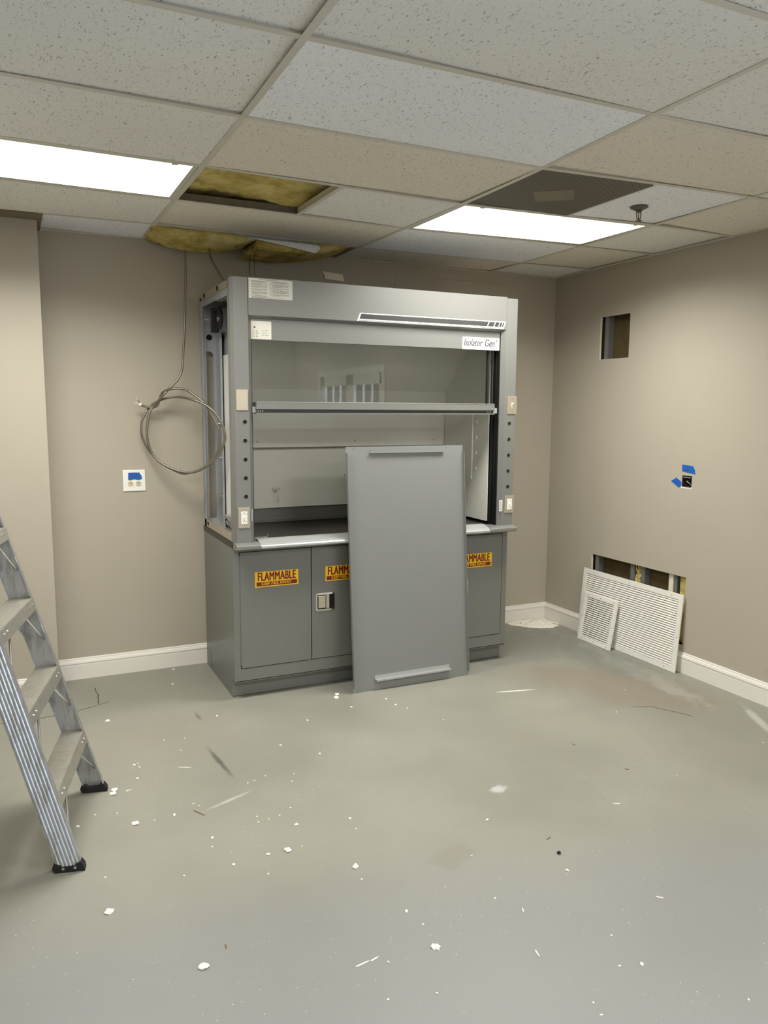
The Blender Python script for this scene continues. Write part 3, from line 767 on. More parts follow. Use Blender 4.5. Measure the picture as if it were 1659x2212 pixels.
mb = MB(); mb.box(HX1, -.745, 1.622, HX1+.032, -.715, 1.655); mb.box(HX0-.018, -.745, 1.622, HX0, -.715, 1.655); mb.build('guide_block', 'galv', sash)
mb = MB(); mb.box(1.628, -.716, 1.664, 1.640, -.700, 2.14); mb.build('glass_edge_trim', 'black', sash)
# black strips beside the sash: the dark of the jamb gaps as colour
mb = MB(); mb.box(.1135, -.700, .912, .128, -.650, 2.20); mb.build('jamb_gap_shade', 'black', hood)
mb = MB(); mb.box(1.700, -.738, .912, 1.7045, -.650, 2.20); mb.box(1.694, -.690, .912, 1.700, -.682, 2.20); mb.box(1.694, -.715, .912, 1.700, -.708, 2.20); mb.build('jamb_gap_shade', 'black', hood)
# interior liner
LX0, LX1 = .128, 1.690
mb = MB(); mb.prism([(-.085,1.398), (-.077,1.398), (-.077,1.768), (-.50,2.178), (-.506,2.172), (-.085,1.766)], LX0, LX1, 'x'); bf = mb.build('upper_baffle', 'liner', hood)
for x in (.33, 1.0, 1.60):
    mb = MB(); mb.cyl((x, -.0875, 1.435), (x, -.0845, 1.435), .006, 12); mb.build('baffle_screw', 'galv', bf)
mb = MB(); mb.box(LX0, -.072, 1.008, LX1, -.064, 1.380); bl = mb.build('lower_baffle', 'liner', hood)
mb = MB(); mb.box(LX0, -.075, 1.0065, LX1, -.0715, 1.0095); mb.build('baffle_edge', 'alu', bl)
mb = MB(); mb.cyl((.93, -.0755, 1.205), (.93, -.071, 1.205), .006, 12); mb.build('baffle_screw', 'galv', bl)
mb = MB(); mb.box(LX0, -.050, .912, LX1, -.042, 1.006); mb.box(LX0, -.062, .926, LX1, -.050, .950); mb.build('lower_back_strip', 'gray', hood)
mb = MB(); mb.box(LX0, -.030, .912, LX1, -.025, 2.18); mb.build('rear_liner', 'liner', hood)
mb = MB(); mb.box(LX1, -.650, .928, LX1+.004, -.03, 2.18)
rl = mb.build('side_liner', 'liner', hood)
mb = MB(); mb.box(LX1-.007, -.462, 1.186, LX1, -.100, 1.662, .001); acc = mb.build('access_cover', 'liner', rl)
for z in (1.200, 1.64):
    mb = MB(); mb.cyl((LX1-.010, -.452, z), (LX1-.006, -.452, z), .006, 12); mb.build('screw', 'white', acc)
for z in (1.561, 1.462, 1.361, 1.260):
    mb = MB(); mb.cyl((LX1-.005, -.503, z), (LX1+.001, -.503, z), .010, 20, .0125); mb.build('hole_plug', 'white', rl)
mb = MB(); mb.box(LX0-.006, -.648, .928, LX0, -.03, 2.18); mb.build('side_liner', 'liner', hood)
mb = MB(); mb.box(LX0, -.65, 2.18, LX1, -.03, 2.186); mb.build('top_liner', 'liner', hood)
# little cream service fitting on the lower baffle
FX, FYY = .445, .119
mb = MB(); mb.cyl((FX,-.072,1.125), (FX,-.093,1.125), .016, 16, .012); mb.tube([(FX,-.093,1.125), (FX+.002,-.116,1.130), (FX+.004,-.126,1.120), (FX+.004,-.127,1.045)], .004, 8)
mb.tube([(FX-.026,-.096,1.135), (FX,-.101,1.130), (FX+.028,-.096,1.136)], .004, 6); mb.build('service_fitting', 'liner', hood, smooth=True)
# open side frame (the side cover is off)
mb = MB(); mb.box(0, -.035, .912, .030, -.030, 2.300); mb.box(0, -.035, .912, .004, -.075, 2.300); mb.build('rear_upright', 'galv', hood)
mb = MB()      # rear sheet with the tall slot
x0, x1 = .030, .078; z0, z1 = .955, 1.990
bp = [(.0,.912), (.19,.912), (.19,2.285), (.0,2.285)]
mb.box(.0, -.014, .912, x0, -.010, 2.285); mb.box(x1, -.014, .912, .200, -.010, 2.285); mb.box(x0, -.014, z1, x1, -.010, 2.285); mb.box(x0, -.014, .912, x1, -.010, z0)
mb.prism([(x1,z1), (x1-.022,z1), (x1-.012,z1-.004), (x1-.004,z1-.012), (x1,z1-.024)], -.014, -.010, 'y')
mb.build('rear_sheet', 'galv', hood)
mb = MB(); mb.box(0, -.012, .912, .006, -.69, .956); mb.box(.006, -.012, .912, .10, -.69, .916); rail = mb.build('bottom_rail', 'steel', hood)
mb = MB()
for y in (-.10,): mb.box(-.0008, y, .925, .0, y-.035, .947)
mb.box(.03, -.30, .9162, .055, -.40, .9172); mb.build('rail_slot', 'hole', rail)
mb = MB(); mb.box(-.001, -.42, .922, .001, -.455, .952); mb.build('rail_clip', 'alu', rail)
mb = MB(); mb.box(0, -.012, 2.285, .006, -.70, 2.322); mb.box(.006, -.012, 2.285, .06, -.70, 2.289); rail = mb.build('top_rail', 'steel', hood)
mb = MB()
for y in (-.13, -.46): mb.box(-.001, y, 2.292, .0, y-.035, 2.318)
mb.build('rail_slot', 'hole', rail)
mb = MB(); mb.box(.006, -.40, 2.245, .10, -.70, 2.250); mb.box(.006, -.015, 2.250, .012, -.70, 2.285); mb.build('upper_brace', 'galv', hood)
mb = MB(); mb.box(.098, -.020, .916, .102, -.16, 2.10); mb.box(.085, -.155, .916, .102, -.16, 2.10); mb.build('side_channel', 'galv', hood)
mb = MB(); mb.box(.106, -.12, .985, .112, -.66, 1.96); mb.build('side_cover_sheet', 'white', hood)
mb = MB(); mb.box(.1145, -.02, .916, .1175, -.648, 2.24); mb.build('inner_side_sheet', 'galv', hood)
mb = MB(); mb.cyl((.055, -.0155, 2.075), (.055, -.013, 2.075), .018, 24); mb.cyl((.1130, -.13, 2.06), (.1145, -.13, 2.06), .02, 20); mb.build('knockout_hole', 'hole', hood)
# counterweight pulley gear in the open side
pg = MB(); pg.cyl((.05, -.28, 2.16), (.065, -.28, 2.16), .060, 28); pulley = pg.build('counterweight_pulley', 'black', hood)
pg = MB(); pg.cyl((.07, -.50, 2.18), (.09, -.50, 2.18), .075, 28); pulley2 = pg.build('counterweight_pulley', 'black', hood)
mb = MB(); mb.cyl((.045, -.28, 2.16), (.07, -.28, 2.16), .015, 16); mb.build('axle', 'alu', pulley)
mb = MB(); mb.cyl((.0, -.16, 2.17), (.10, -.16, 2.17), .008, 12); mb.build('axle', 'alu', hood)
mb = MB(); mb.box(.03, -.17, 2.09, .07, -.21, 2.23); mb.tube([(.05,-.20,2.21), (.05,-.34,2.235), (.05,-.62,2.275)], .009, 8); mb.build('pulley_bracket', 'black', hood)
mb = MB()
for z, y in ((1.10,-.09), (1.34,-.10), (1.55,-.08), (1.90,-.09)): mb.cyl((.080, y, z), (.10, y, z), .004, 8)
mb.tube([(.04,-.55,1.0), (.05,-.35,1.01), (.09,-.30,1.005)], .008, 8); mb.tube([(.05,-.40,.965), (.07,-.30,.97)], .005, 8); mb.build('side_fittings', 'alu', hood)
# roof, right side, rear skin
mb = MB(); mb.box(0.006, -.69, 2.322, WH, -.014, 2.326); mb.build('roof_sheet', 'gray', hood)
mb = MB(); mb.box(WH-.004, -.69, .912, WH, -.012, 2.322); mb.build('right_side_sheet', 'gray', hood)
mb = MB(); mb.box(.202, -.014, .912, WH-.004, -.010, 2.322); mb.build('rear_skin', 'galv', hood)
# airfoil sill and its end caps
AF = [(-.690,.912), (-.700,.922), (-.735,.921), (-.780,.908), (-.800,.898), (-.806,.892), (-.806,.882), (-.800,.877), (-.715,.877), (-.715,.905), (-.690,.905)]
mb = MB(); mb.prism(AF, .135, 1.625, 'x'); mb.build('airfoil_sill', 'alu_sill', hood) if False else None
M['sill'] = mat('satin_sill_paint', srgb(176,178,176), .36, metal=.4, var=.02, vscale=20)
mb.bm = bmesh.new(); mb.prism(AF, .136, 1.622, 'x'); mb.build('airfoil_sill', 'sill', hood)
EC = [(-.690,.912), (-.770,.912), (-.800,.905), (-.808,.898), (-.808,.882), (-.798,.875), (-.715,.875), (-.715,.900), (-.690,.900)]
for a, b in ((.0, .134), (1.624, WH+.003)):
    mb = MB(); mb.prism(EC, a, b, 'x'); mb.build('sill_end_cap', 'gray', hood)
# small label on posts
mb = MB(); mb.box(1.706, FY-.0008, 1.004, 1.730, FY, 1.076); l = mb.build('small_label', 'paper', hood)
mb = MB()
for x in (1.713, 1.719): 
    z = 1.012
    while z < 1.068: h_ = random.uniform(.003, .008); mb.box(x, FY-.0011, z, x+.003, FY-.0007, min(z+h_, 1.07)); z += h_+.002
mb.build('small_print', 'inkgray', l)
mb = MB(); mb.box(.0935, FY-.0005, 1.03, .1, FY+.0010, 1.10); mb.build('small_label', 'galv', hood)

# worktop
mb = MB(); mb.box(-.004, -.712, .878, WH+.002, -.002, .910, .002)
wt = mb.build('worktop', 'epoxy'); wt.location = (-2.703, -.038, 0); recenter(wt); tag(wt, 'black epoxy worktop slab between the hood and the cabinet', 'worktop')
mb = MB(); mb.box(.14, -.655, .9105, .22, -.60, .9135); mb.tube([(.205,-.62,.913), (.225,-.625,.916), (.228,-.628,.932)], .003, 6)
o = mb.build('loose_bracket', 'alu'); o.location = (-2.703, -.038, 0); recenter(o); tag(o, 'small loose metal bracket lying on the worktop at the left', 'bracket')

# ================================================================== CABINET
cab = thing('base_cabinet', 'grey steel flammables storage cabinet under the fume hood', 'cabinet', (-2.703, -.038, 0))
CW = WH-.003; BY = -.7085
mb = MB()
mb.box(0, 0, 0, .003, -.650, .876); mb.box(0, -.650, .104, .003, BY, .876); mb.box(CW-.003, 0, 0, CW, -.65, .876); mb.box(CW-.003, -.65, .104, CW, BY, .876)
mb.box(.003, -.005, .01, CW-.003, 0, .876); mb.box(.003, -.01, .86, CW-.003, -.69, .876)
mb.box(.003, -.01, .10, CW-.003, BY, .108)
mb.box(.003, -.640, .004, CW-.003, -.650, .104)
# front frame
mb.box(.003, -.690, .104, .036, BY, .876); mb.box(CW-.036, -.690, .104, CW-.003, BY, .876); mb.box(.036, -.690, .104, CW-.036, BY, .178); mb.box(.036, -.690, .852, CW-.036, BY, .876)
mb.box(.003, -.55, .10, CW-.003, -.56, .86)
body = mb.build('body', 'cab', cab)
mb = MB(); mb.box(-.0006, -.120, .0, .0, -.122, .125); mb.build('seam', 'hole', body)
mb = MB(); mb.box(.036, -.680, .178, CW-.036, -.6895, .852); mb.build('door_recess', 'hole', cab)
def sticker(parent, x0, z0, w_=.256, h_=.088, y=None):
    y = BY-.0025
    mb = MB(); mb.box(x0, y-.0008, z0, x0+w_, y, z0+h_); s_ = mb.build('warning_sticker', 'yellow', parent); s_['label'] = 'yellow and red FLAMMABLE KEEP FIRE AWAY sticker'
    mb = MB(); mb.box(x0+.008, y-.0011, z0+.006, x0+w_-.008, y-.0007, z0+.029); mb.build('red_bar', 'red', s_)
    text('lettering', 'FLAMMABLE', .070, 'red', s_, (x0+w_/2, y-.0012, z0+.0575), fitw=.222, bold=.0018, space=1.06)
    text('lettering', 'KEEP FIRE AWAY', .022, 'yellow', s_, (x0+w_/2-.002, y-.0016, z0+.0175), fitw=.175, bold=.0004)
    bmesh
def latch(parent, x0, z0, w_=.119, h_=.108):
    y = BY-.0025
    root = None
    mb = MB(); b = .011
    def rr(x0, z0, x1, z1, r, n=5):
        pts = []
        for cx, cz, a0 in ((x1-r, z1-r, 0), (x0+r, z1-r, PI/2), (x0+r, z0+r, PI), (x1-r, z0+r, 1.5*PI)):
            for k in range(n+1): a = a0+PI/2*k/n; pts.append((cx+r*math.cos(a), cz+r*math.sin(a)))
        return pts
    O = rr(x0, z0, x0+w_, z0+h_, .014); I = rr(x0+b, z0+b, x0+w_-b, z0+h_-b, .007)
    n = len(O); lay = [[mb.bm.verts.new((p[0], yy, p[1])) for p in L] for L, yy in ((O, y), (O, y-.004), (I, y-.006), (I, y-.0002))]
    for a, b_ in ((0,1), (1,2), (2,3)):
        for k in range(n): mb.bm.faces.new((lay[a][k], lay[a][(k+1) % n], lay[b_][(k+1) % n], lay[b_][k]))
    rim = mb.build('latch', 'chrome', parent)
    mb = MB(); mb.prism(I, y-.0004, y-.0001, 'y'); mb.build('latch_recess', 'hole', rim)
    mb = MB(); mb.box(x0+.017, y-.0055, z0+.017, x0+.062, y-.0006, z0+h_-.017, .002); mb.prism([(x0+.062, y-.0055), (x0+.068, y-.0025), (x0+.086, y-.0025), (x0+.086, y-.0006), (x0+.062, y-.0006)], z0+.013, z0+h_-.013, 'z'); pd = mb.build('latch_paddle', 'steel', rim)
    mb = MB(); mb.cyl((x0+.042, y-.010, z0+h_/2), (x0+.042, y-.005, z0+h_/2), .0085, 20); mb.build('keyhole', 'chrome', pd)
def door(x0, x1, lx=None, stk=None, nm='door'):
    mb = MB(); mb.box(x0, -.6920, .1815, x1, BY-.0025, .8485, .0015); d = mb.build(nm, 'cab', cab)
    if stk is not None: sticker(d, stk, .6425)
    if lx is not None: latch(d, lx, .4675)
    return d
d1 = door(.0405, .4575, stk=.124)
mb = MB(); mb.cyl((.0385, BY-.001, .20), (.0385, BY-.001, .83), .0022, 8); mb.build('hinge', 'cab', d1)
door(.4625, .9050, lx=.484, stk=.547); door(.9100, 1.3380); door(1.3425, 1.7750, lx=1.402, stk=1.441)

# ================================================================== leaning panel
px0, py0, H_ = -2.050, -.9215, 1.433
tilt = math.radians(4.75)
pan = thing('loose_side_panel', 'tall grey sheet-metal hood side panel leaning on the front of the fume hood', 'panel', (px0, py0, .001), (-tilt, 0, .003))
PWd = .777
mb = MB(); mb.box(0, 0, 0, PWd, .0018, H_); sh = mb.build('sheet', 'panel', pan)
for x in (0, PWd-.0018):
    mb = MB(); mb.box(x, -.022, .030, x+.0018, 0, H_-.036); mb.build('flange', 'panel', pan)
mb = MB()
for x in (.045, .66): mb.box(x, -.0006, H_-.018, x+.0015, .0, H_-.008)
mb.build('notch', 'hole', sh)
def hookrail(z, up, x0, x1):
    mb = MB()
    if up: mb.prism([(0, z-.012), (-.0015, z-.012), (-.0015, z), (-.016, z), (-.016, z+.018), (-.0145, z+.018), (-.0145, z+.0015), (0, z+.0015)], x0, x1, 'x')
    else: mb.prism([(0, z+.024), (-.0015, z+.024), (-.0015, z+.002), (-.026, z+.002), (-.026, z-.008), (-.0245, z-.008), (-.0245, z), (0, z)], x0, x1, 'x')
    return mb.build('hanging_rail', 'panel' if up else 'sill', pan)
hookrail(H_-.040, True, .148, .640); hookrail(.062, False, .140, .645)

# ================================================================== registers leaning on the right wall
def register(name, label, w_, h_, loc, lean, border, n, bars_y, depth_slats, th, rise):
    """local x runs along the wall to the camera's right (world -y), local y into the wall, local z up"""
    t = thing(name, label, 'vent grille', loc, (lean, 0, -PI/2))
    t.rotation_mode = 'XYZ'
    # XYZ euler about world axes: build the matrix directly so the lean is about the bottom edge
    mw = Matrix.Rotation(-PI/2, 4, 'Z') @ Matrix.Rotation(-lean, 4, 'X')
    t.rotation_euler = mw.to_euler()
    b = border
    mb = MB()
    mb.box(0, 0, 0, w_, th, b, .0015); mb.box(0, 0, h_-b, w_, th, h_, .0015); mb.box(0, 0, b-.001, b, th, h_-b+.001, .0012); mb.box(w_-b, 0, b-.001, w_, th, h_-b+.001, .0012)
    fr = mb.build('frame', 'register', t)
    mb = MB()
    for x, z in ((w_*.12, h_-b/2), (w_*.5, h_-b/2), (w_*.9, h_-b/2), (w_*.12, b/2), (w_*.5, b/2), (w_*.9, b/2), (b/2, h_*.5), (w_-b/2, h_*.45)):
        mb.cyl((x, -.0006, z), (x, .0006, z), .0032, 10)
    mb.build('screw_hole', 'inkgray', fr)
    mb = MB(); pitch = (h_-2*b)/n
    for k in range(n):
        z = b+pitch*(k+.5)
        dd = depth_slats
        mb.prism([(.002, z-pitch*.30), (.0018, z-pitch*.30+.0012), (.002+dd, z-pitch*.30+rise+.0012), (.002+dd, z-pitch*.30+rise)], b-.004, w_-b+.004, 'x')
    mb.build('louver_blades', 'register', t)
    mb = MB()
    for x in bars_y: mb.box(x-.0012, .003+depth_slats*.9, b-.004, x+.0012, th+.007, h_-b+.004)
    mb.build('support_bars', 'register', t)
    return t
register('air_register', 'large white louvred return-air grille leaning under the low wall opening', .950, .502, (-.066, -.482, .0015), math.radians(4.6), .036, 28, [.30*.95, .64*.95], .0055, .009, .0100)
register('air_register', 'small white louvred grille leaning against the larger one', .338, .345, (-.128, -.560, .0015), math.radians(9.6), .030, 19, [.06+.028*k for k in range(9)], .008, .014, .0058)

# plaster spill at the corner
mb = MB(); bm = mb.bm
sp_ = [(-.380,-.016), (-.385,-.05), (-.377,-.095), (-.33,-.15), (-.296,-.186), (-.24,-.235), (-.182,-.262), (-.12,-.275), (-.06,-.255), (-.03,-.225), (-.016,-.19), (-.016,-.016)]
cx, cy = -.16, -.10; ring0 = []
sp2 = ragged(sp_, 5, .008); nn = len(sp2)
layers = []
for k, (sc, h) in enumerate(((1, .0005), (.97, .006), (.8, .010), (.5, .018), (.2, .024))):
    layers.append([bm.verts.new((cx+(p[0]-cx)*sc+random.uniform(-.004,.004)*(k > 0), cy+(p[1]-cy)*sc+random.uniform(-.004,.004)*(k > 0), h+(random.uniform(-.3,.5)*h if k else 0))) for p in sp2])
for a, b in zip(layers, layers[1:]):
    for k in range(nn): bm.faces.new((a[k], a[(k+1) % nn], b[(k+1) % nn], b[k]))
bm.faces.new(layers[-1]); bm.faces.new(layers[0][::-1])
for v in bm.verts: v.co.x = min(v.co.x, -.0145); v.co.y = min(v.co.y, -.0165)
o = mb.build('plaster_spill', 'plaster', smooth=True); recenter(o); tag(o, 'white heap of dried plaster on the floor in the back right corner', 'plaster')
mb = MB()
for x, y in ((-.30,-.10), (-.235,-.06), (-.175,-.085), (-.13,-.16), (-.19,-.04)):
    bmesh.ops.create_icosphere(mb.bm, subdivisions=1, radius=1, matrix=Matrix.Translation((x-o.location.x, y-o.location.y, .013)) @ Matrix.Diagonal((.013,.007,.005,1)))
mb.build('dark_crumb', mat('brown_crumbs', srgb(88,76,58), .9), o)

# ================================================================== cables
CH = [(-3.067, -1.152, 1), (-3.166, -1.13, 1), (-3.112, -1.283, 1), (-3.337, -1.357, 2), (-3.322, -1.343, 1), (-3.344, -1.499, 1), (-3.164, -1.828, 1), (-3.146, -1.857, 1), (-3.254, -1.888, 2), (-3.408, -1.895, 2), (-3.333, -1.897, 1), (-3.153, -2.123, 2), (-3.167, -2.185, 1), (-3.124, -2.334, 2), (-2.989, -2.322, 2), (-2.915, -2.326, 3), (-2.825, -2.165, 2), (-2.958, -2.084, 1), (-2.951, -2.039, 1), (-2.865, -2.069, 1), (-2.914, -2.078, 1), (-2.817, -1.71, 1), (-2.874, -1.733, 1), (-2.908, -1.743, 1), (-2.692, -1.742, 1), (-2.725, -1.809, 1), (-2.655, -1.427, 2), (-2.514, -1.599, 2), (-2.804, -2.029, 1), (-2.858, -2.323, 1), (-2.726, -2.531, 3), (-2.613, -2.212, 2), (-2.622, -2.294, 1), (-3.026, -2.441, 1), (-3.3, -2.328, 1), (-2.736, -2.61, 1), (-1.904, -1.182, 2), (-1.867, -1.257, 1), (-1.764, -1.478, 1), (-2.112, -2.452, 2), (-2.305, -2.646, 1), (-2.041, -2.87, 2), (-2.673, -2.835, 2), (-2.654, -2.916, 1), (-2.67, -3.029, 3), (-2.144, -3.354, 2), (-2.21, -3.331, 1), (-2.831, -3.026, 1), (-2.368, -2.899, 1), (-2.138, -3.213, 1), (-1.972, -3.589, 1), (-2.379, -3.414, 1), (-2.389, -3.459, 1), (-0.446, -2.396, 1), (-0.842, -1.778, 1), (-0.559, -1.531, 1), (-2.76, -3.198, 1), (-2.896, -3.162, 1), (-3.395, -0.764, 3), (-3.45, -1.569, 3), (-3.461, -1.601, 3), (-3.338, -1.353, 2), (-3.344, -1.497, 2), (-3.617, -1.82, 2), (-3.408, -1.893, 3), (-3.545, -1.755, 1), (-3.463, -1.776, 1), (-3.555, -2.222, 1), (-3.563, -2.43, 3), (-3.338, -2.815, 3), (-2.144, -0.898, 3), (-2.166, -0.944, 3), (-2.143, -1.111, 2), (-2.429, -1.188, 2), (-2.851, -0.931, 2), (-1.905, -1.182, 2), (-1.914, -1.078, 2), (-1.866, -1.253, 1), (-1.764, -1.479, 1), (-2.924, -0.067, 2), (-2.978, -0.333, 2)]
SL = [(-3.16, -1.461, -3.1, -1.493, 'w'), (-3.175, -1.883, -3.141, -1.944, 'b'), (-1.282, -1.25, -1.041, -1.308, 'w'), (-1.556, -2.56, -1.528, -2.577, 'w'), (-1.983, -2.672, -1.956, -2.663, 'b'), (-1.863, -3.12, -1.844, -3.139, 'w'), (-2.397, -3.166, -2.405, -3.201, 'w'), (-2.878, -3.001, -2.847, -2.993, 'w'), (-2.314, -2.981, -2.324, -3.003, 'w'), (-3.408, -1.599, -3.382, -1.593, 'w'), (-1.33, -2.009, -1.326, -2.028, 'b'), (-1.284, -2.33, -1.271, -2.346, 'b'), (-3.255, -2.743, -3.257, -2.765, 'b'), (-2.93, -3.005, -2.877, -2.997, 'w'), (-3.321, -1.377, -3.318, -1.399, 'w')]
CAB = [(-2.794, -0.12, 2.576), (-2.799, -0.12, 2.358), (-2.808, -0.12, 2.142), (-2.826, -0.12, 1.923), (-2.829, -0.12, 1.884), (-2.84, -0.12, 1.844), (-2.866, -0.12, 1.803), (-2.907, -0.12, 1.763), (-2.94, -0.134, 1.728), (-2.976, -0.109, 1.683), (-3.003, -0.091, 1.653), (-3.024, -0.09, 1.613), (-3.038, -0.09, 1.548), (-3.043, -0.09, 1.484), (-3.035, -0.09, 1.423), (-3.017, -0.09, 1.373), (-2.987, -0.109, 1.331), (-2.948, -0.137, 1.299), (-2.9, -0.172, 1.275), (-2.848, -0.209, 1.261), (-2.796, -0.246, 1.265), (-2.744, -0.283, 1.293), (-2.696, -0.318, 1.335), (-2.66, -0.343, 1.39), (-2.64, -0.357, 1.45), (-2.637, -0.358, 1.489), (-2.649, -0.349, 1.548), (-2.677, -0.327, 1.606), (-2.71, -0.302, 1.645), (-2.752, -0.271, 1.674), (-2.807, -0.231, 1.696), (-2.865, -0.154, 1.709), (-2.918, -0.117, 1.703), (-2.962, -0.086, 1.688), (-3.008, -0.06, 1.658), (-3.043, -0.06, 1.613), (-3.067, -0.06, 1.558), (-3.071, -0.06, 1.498), (-3.061, -0.06, 1.453), (-3.04, -0.06, 1.407), (-3.012, -0.06, 1.366), (-2.965, -0.092, 1.311), (-2.899, -0.138, 1.27), (-2.847, -0.176, 1.251), (-2.79, -0.216, 1.265), (-2.746, -0.247, 1.288), (-2.693, -0.285, 1.342), (-2.664, -0.305, 1.398), (-2.656, -0.309, 1.468), (-2.663, -0.303, 1.527), (-2.695, -0.278, 1.606), (-2.724, -0.257, 1.66), (-2.762, -0.229, 1.704), (-2.808, -0.194, 1.743), (-2.842, -0.17, 1.757), (-2.894, -0.155, 1.758), (-2.929, -0.13, 1.748), (-2.953, -0.113, 1.73), (-2.965, -0.106, 1.698), (-2.975, -0.099, 1.663), (-2.993, -0.087, 1.648), (-3.031, -0.08, 1.648), (-3.079, -0.08, 1.662)]
def catmull(P, n):
    out = []; P = [Vector(p) for p in P]
    for i in range(len(P)-1):
        p0, p1, p2, p3 = P[max(i-1,0)], P[i], P[i+1], P[min(i+2,len(P)-1)]
        L = (p2-p1).length; k = max(2, int(L/n))
        for j in range(k):
            t = j/k; out.append(.5*((2*p1)+(-p0+p2)*t+(2*p0-5*p1+4*p2-p3)*t*t+(-p0+3*p1-3*p2+p3)*t**3))
    out.append(P[-1]); return out
M['mc'] = mat('armoured_cable_jacket', srgb(138,132,119), .42, metal=.75, var=.1, vscale=80)
cab_t = thing('armoured_cable', 'coiled armoured electrical cable hanging from the ceiling left of the fume hood', 'cable', (CAB[0][0], CAB[0][1], 2.60))
Mo = Vector((CAB[0][0], CAB[0][1], 2.60))
pts = [Vector((CAB[0][0], CAB[0][1], 2.60))]+[Vector(p) for p in CAB]
mb = MB(); mb.tube([p-Mo for p in catmull(pts, .0036)], .0066, 8, ribs=1); mb.build('jacket', 'mc', cab_t, smooth=True)
e = Vector(CAB[-1])-Mo
for dxy, cm in (((-.028,-.01,.018), 'almond'), ((-.022,-.02,.042), 'almond'), ((-.010,-.01,.030), 'black'), ((-.030,0,.004), 'white')):
    mb = MB(); d_ = Vector(dxy); mb.tube([e, e+d_*.5+Vector((0,0,.006)), e+d_], .0028, 6); mb.build('wire', cm, cab_t, smooth=True)
mb = MB(); mb.cyl(tuple(e-Vector((-.01,0,0))), tuple(e-Vector((.004,0,-.002))), .009, 12); mb.build('bushing', 'white', cab_t)
o = MB(); o.tube(catmull([(-2.675,-.22,2.57), (-2.67,-.26,2.50), (-2.655,-.42,2.385), (-2.648,-.50,2.335), (-2.64,-.52,2.24)], .004), .0045, 8, ribs=1)
o = o.build('armoured_cable', 'mc', smooth=True); recenter(o); tag(o, 'short armoured cable running from the ceiling into the open left side of the hood', 'cable')
o = MB(); o.tube([(-2.428,-.20,2.56), (-2.43,-.205,2.42), (-2.432,-.21,2.32)], .0035, 8)
o = o.build('hanger_wire', 'mc', smooth=True); recenter(o); tag(o, 'thin wire dropping from the insulation behind the hood header, left one', 'wire')
o = MB(); o.tube([(-2.405,-.22,2.56), (-2.404,-.225,2.42), (-2.402,-.23,2.32)], .002, 6)
o = o.build('hanger_wire', 'mc', smooth=True); recenter(o); tag(o, 'very thin wire dropping behind the hood header, right one', 'wire')

# ================================================================== STEP LADDER
SLP = .285; KT = .05
lad = thing('step_ladder', 'aluminium step ladder with ribbed rails standing at the left of the room', 'ladder', (-3.663, -2.131, 0), (0, 0, math.radians(-13.2)))
YF = .622; HL = 1.80
def rail(y0, sgn):
    """C-channel: web in the x-z plane at y0 (leaning with the taper), flanges towards the steps"""
    mb = MB(); bm = mb.bm
    xa, xb = -.042, .044; n = 6
    prof = [(xa, .024), (xa, 0)]
    for k in range(n):      # shallow ribs on the web
        u0 = xa+.004+(xb-xa-.008)*k/n; w_ = (xb-xa-.008)/n
        prof += [(u0, 0), (u0+w_*.25, -.0028), (u0+w_*.6, -.0028), (u0+w_*.85, 0)]
    prof += [(xb, 0), (xb, .024), (xb-.003, .024), (xb-.003, .003), (xa+.003, .003), (xa+.003, .024)]
    rings = []
    for z in (.012, HL):
        rings.append([bm.verts.new((x-SLP*z, y0+sgn*(y_+KT*z), z)) for x, y_ in prof])
    m_ = len(prof)
    for k in range(m_): bm.faces.new((rings[0][k], rings[0][(k+1) % m_], rings[1][(k+1) % m_], rings[1][k]))
    bm.faces.new(rings[0]); bm.faces.new(rings[1][::-1])
    r = mb.build('side_rail', 'rail', lad)
    mb = MB(); y_in = y0+sgn*.028; ya, yb = sorted((y0-sgn*.005, y_in))
    pr = [(-.052, 0), (.050, 0), (.052, .018), (.046, .034), (.030, .030), (.024, .022), (-.022, .022), (-.030, .030), (-.046, .034), (-.056, .018)]
    mb.prism([(x-SLP*z, z) for x, z in pr], ya, yb, 'y'); ft = mb.build('rubber_foot', 'rubber', r)
    mb = MB()
    for x in (-.020, .020): mb.cyl((x-.003, y0-sgn*.0075, .016), (x-.003, y0-sgn*.0045, .016), .005, 12)
    mb.build('rivet', 'alu', ft)
    return r
rail(0, 1); rail(YF, -1)
for k, z in enumerate((.285, .581, .877, 1.172, 1.468)):
    ya, yb = KT*z+.004, YF-KT*z-.004
    xf = .044-SLP*z; xr = -.042-SLP*z
    mb = MB()
    nr = 12; top = []
    for q in range(nr): 
        u = xr+(xf-xr)*q/nr; w_ = (xf-xr)/nr; top += [(u, z), (u+w_*.35, z), (u+w_*.45, z-.0016), (u+w_*.9, z-.0016)]
    pr = [(xr+.013, z-.045), (xr, z)]+top[1:]+[(xf, z), (xf+.002, z-.004), (xf+.002+.012, z-.050), (xf+.010, z-.050), (xf-.002, z-.004), (xr+.003, z-.004), (xr+.016, z-.045)]
    mb.prism(pr, ya, yb, 'y'); st = mb.build('step', 'tread', lad)
    for yy, s_ in ((ya, 1), (yb, -1)):
        for x_ in (xf-.004, xr+.006):
            mb = MB(); mb.tube([(x_+(.004 if x_ > xr+.03 else .014), yy+s_*.150, z-.040), (x_+.040 if x_ > xr+.03 else x_+.054, yy+s_*.002, z-.178)], .0045, 8); mb.build('knee_brace', 'alu', lad)
    mb = MB()
    for yy in (ya+.05, ya+.09, yb-.05, yb-.09): mb.cyl((xf+.006, yy, z-.02), (xf+.010, yy, z-.022), .004, 10)
    mb.build('rivet', 'alu', st)
mb = MB(); mb.box(-SLP*HL-.10, KT*HL-.03, HL-.02, -SLP*HL+.10, YF-KT*HL+.03, HL+.03, .006); mb.build('top_cap', 'alu', lad)
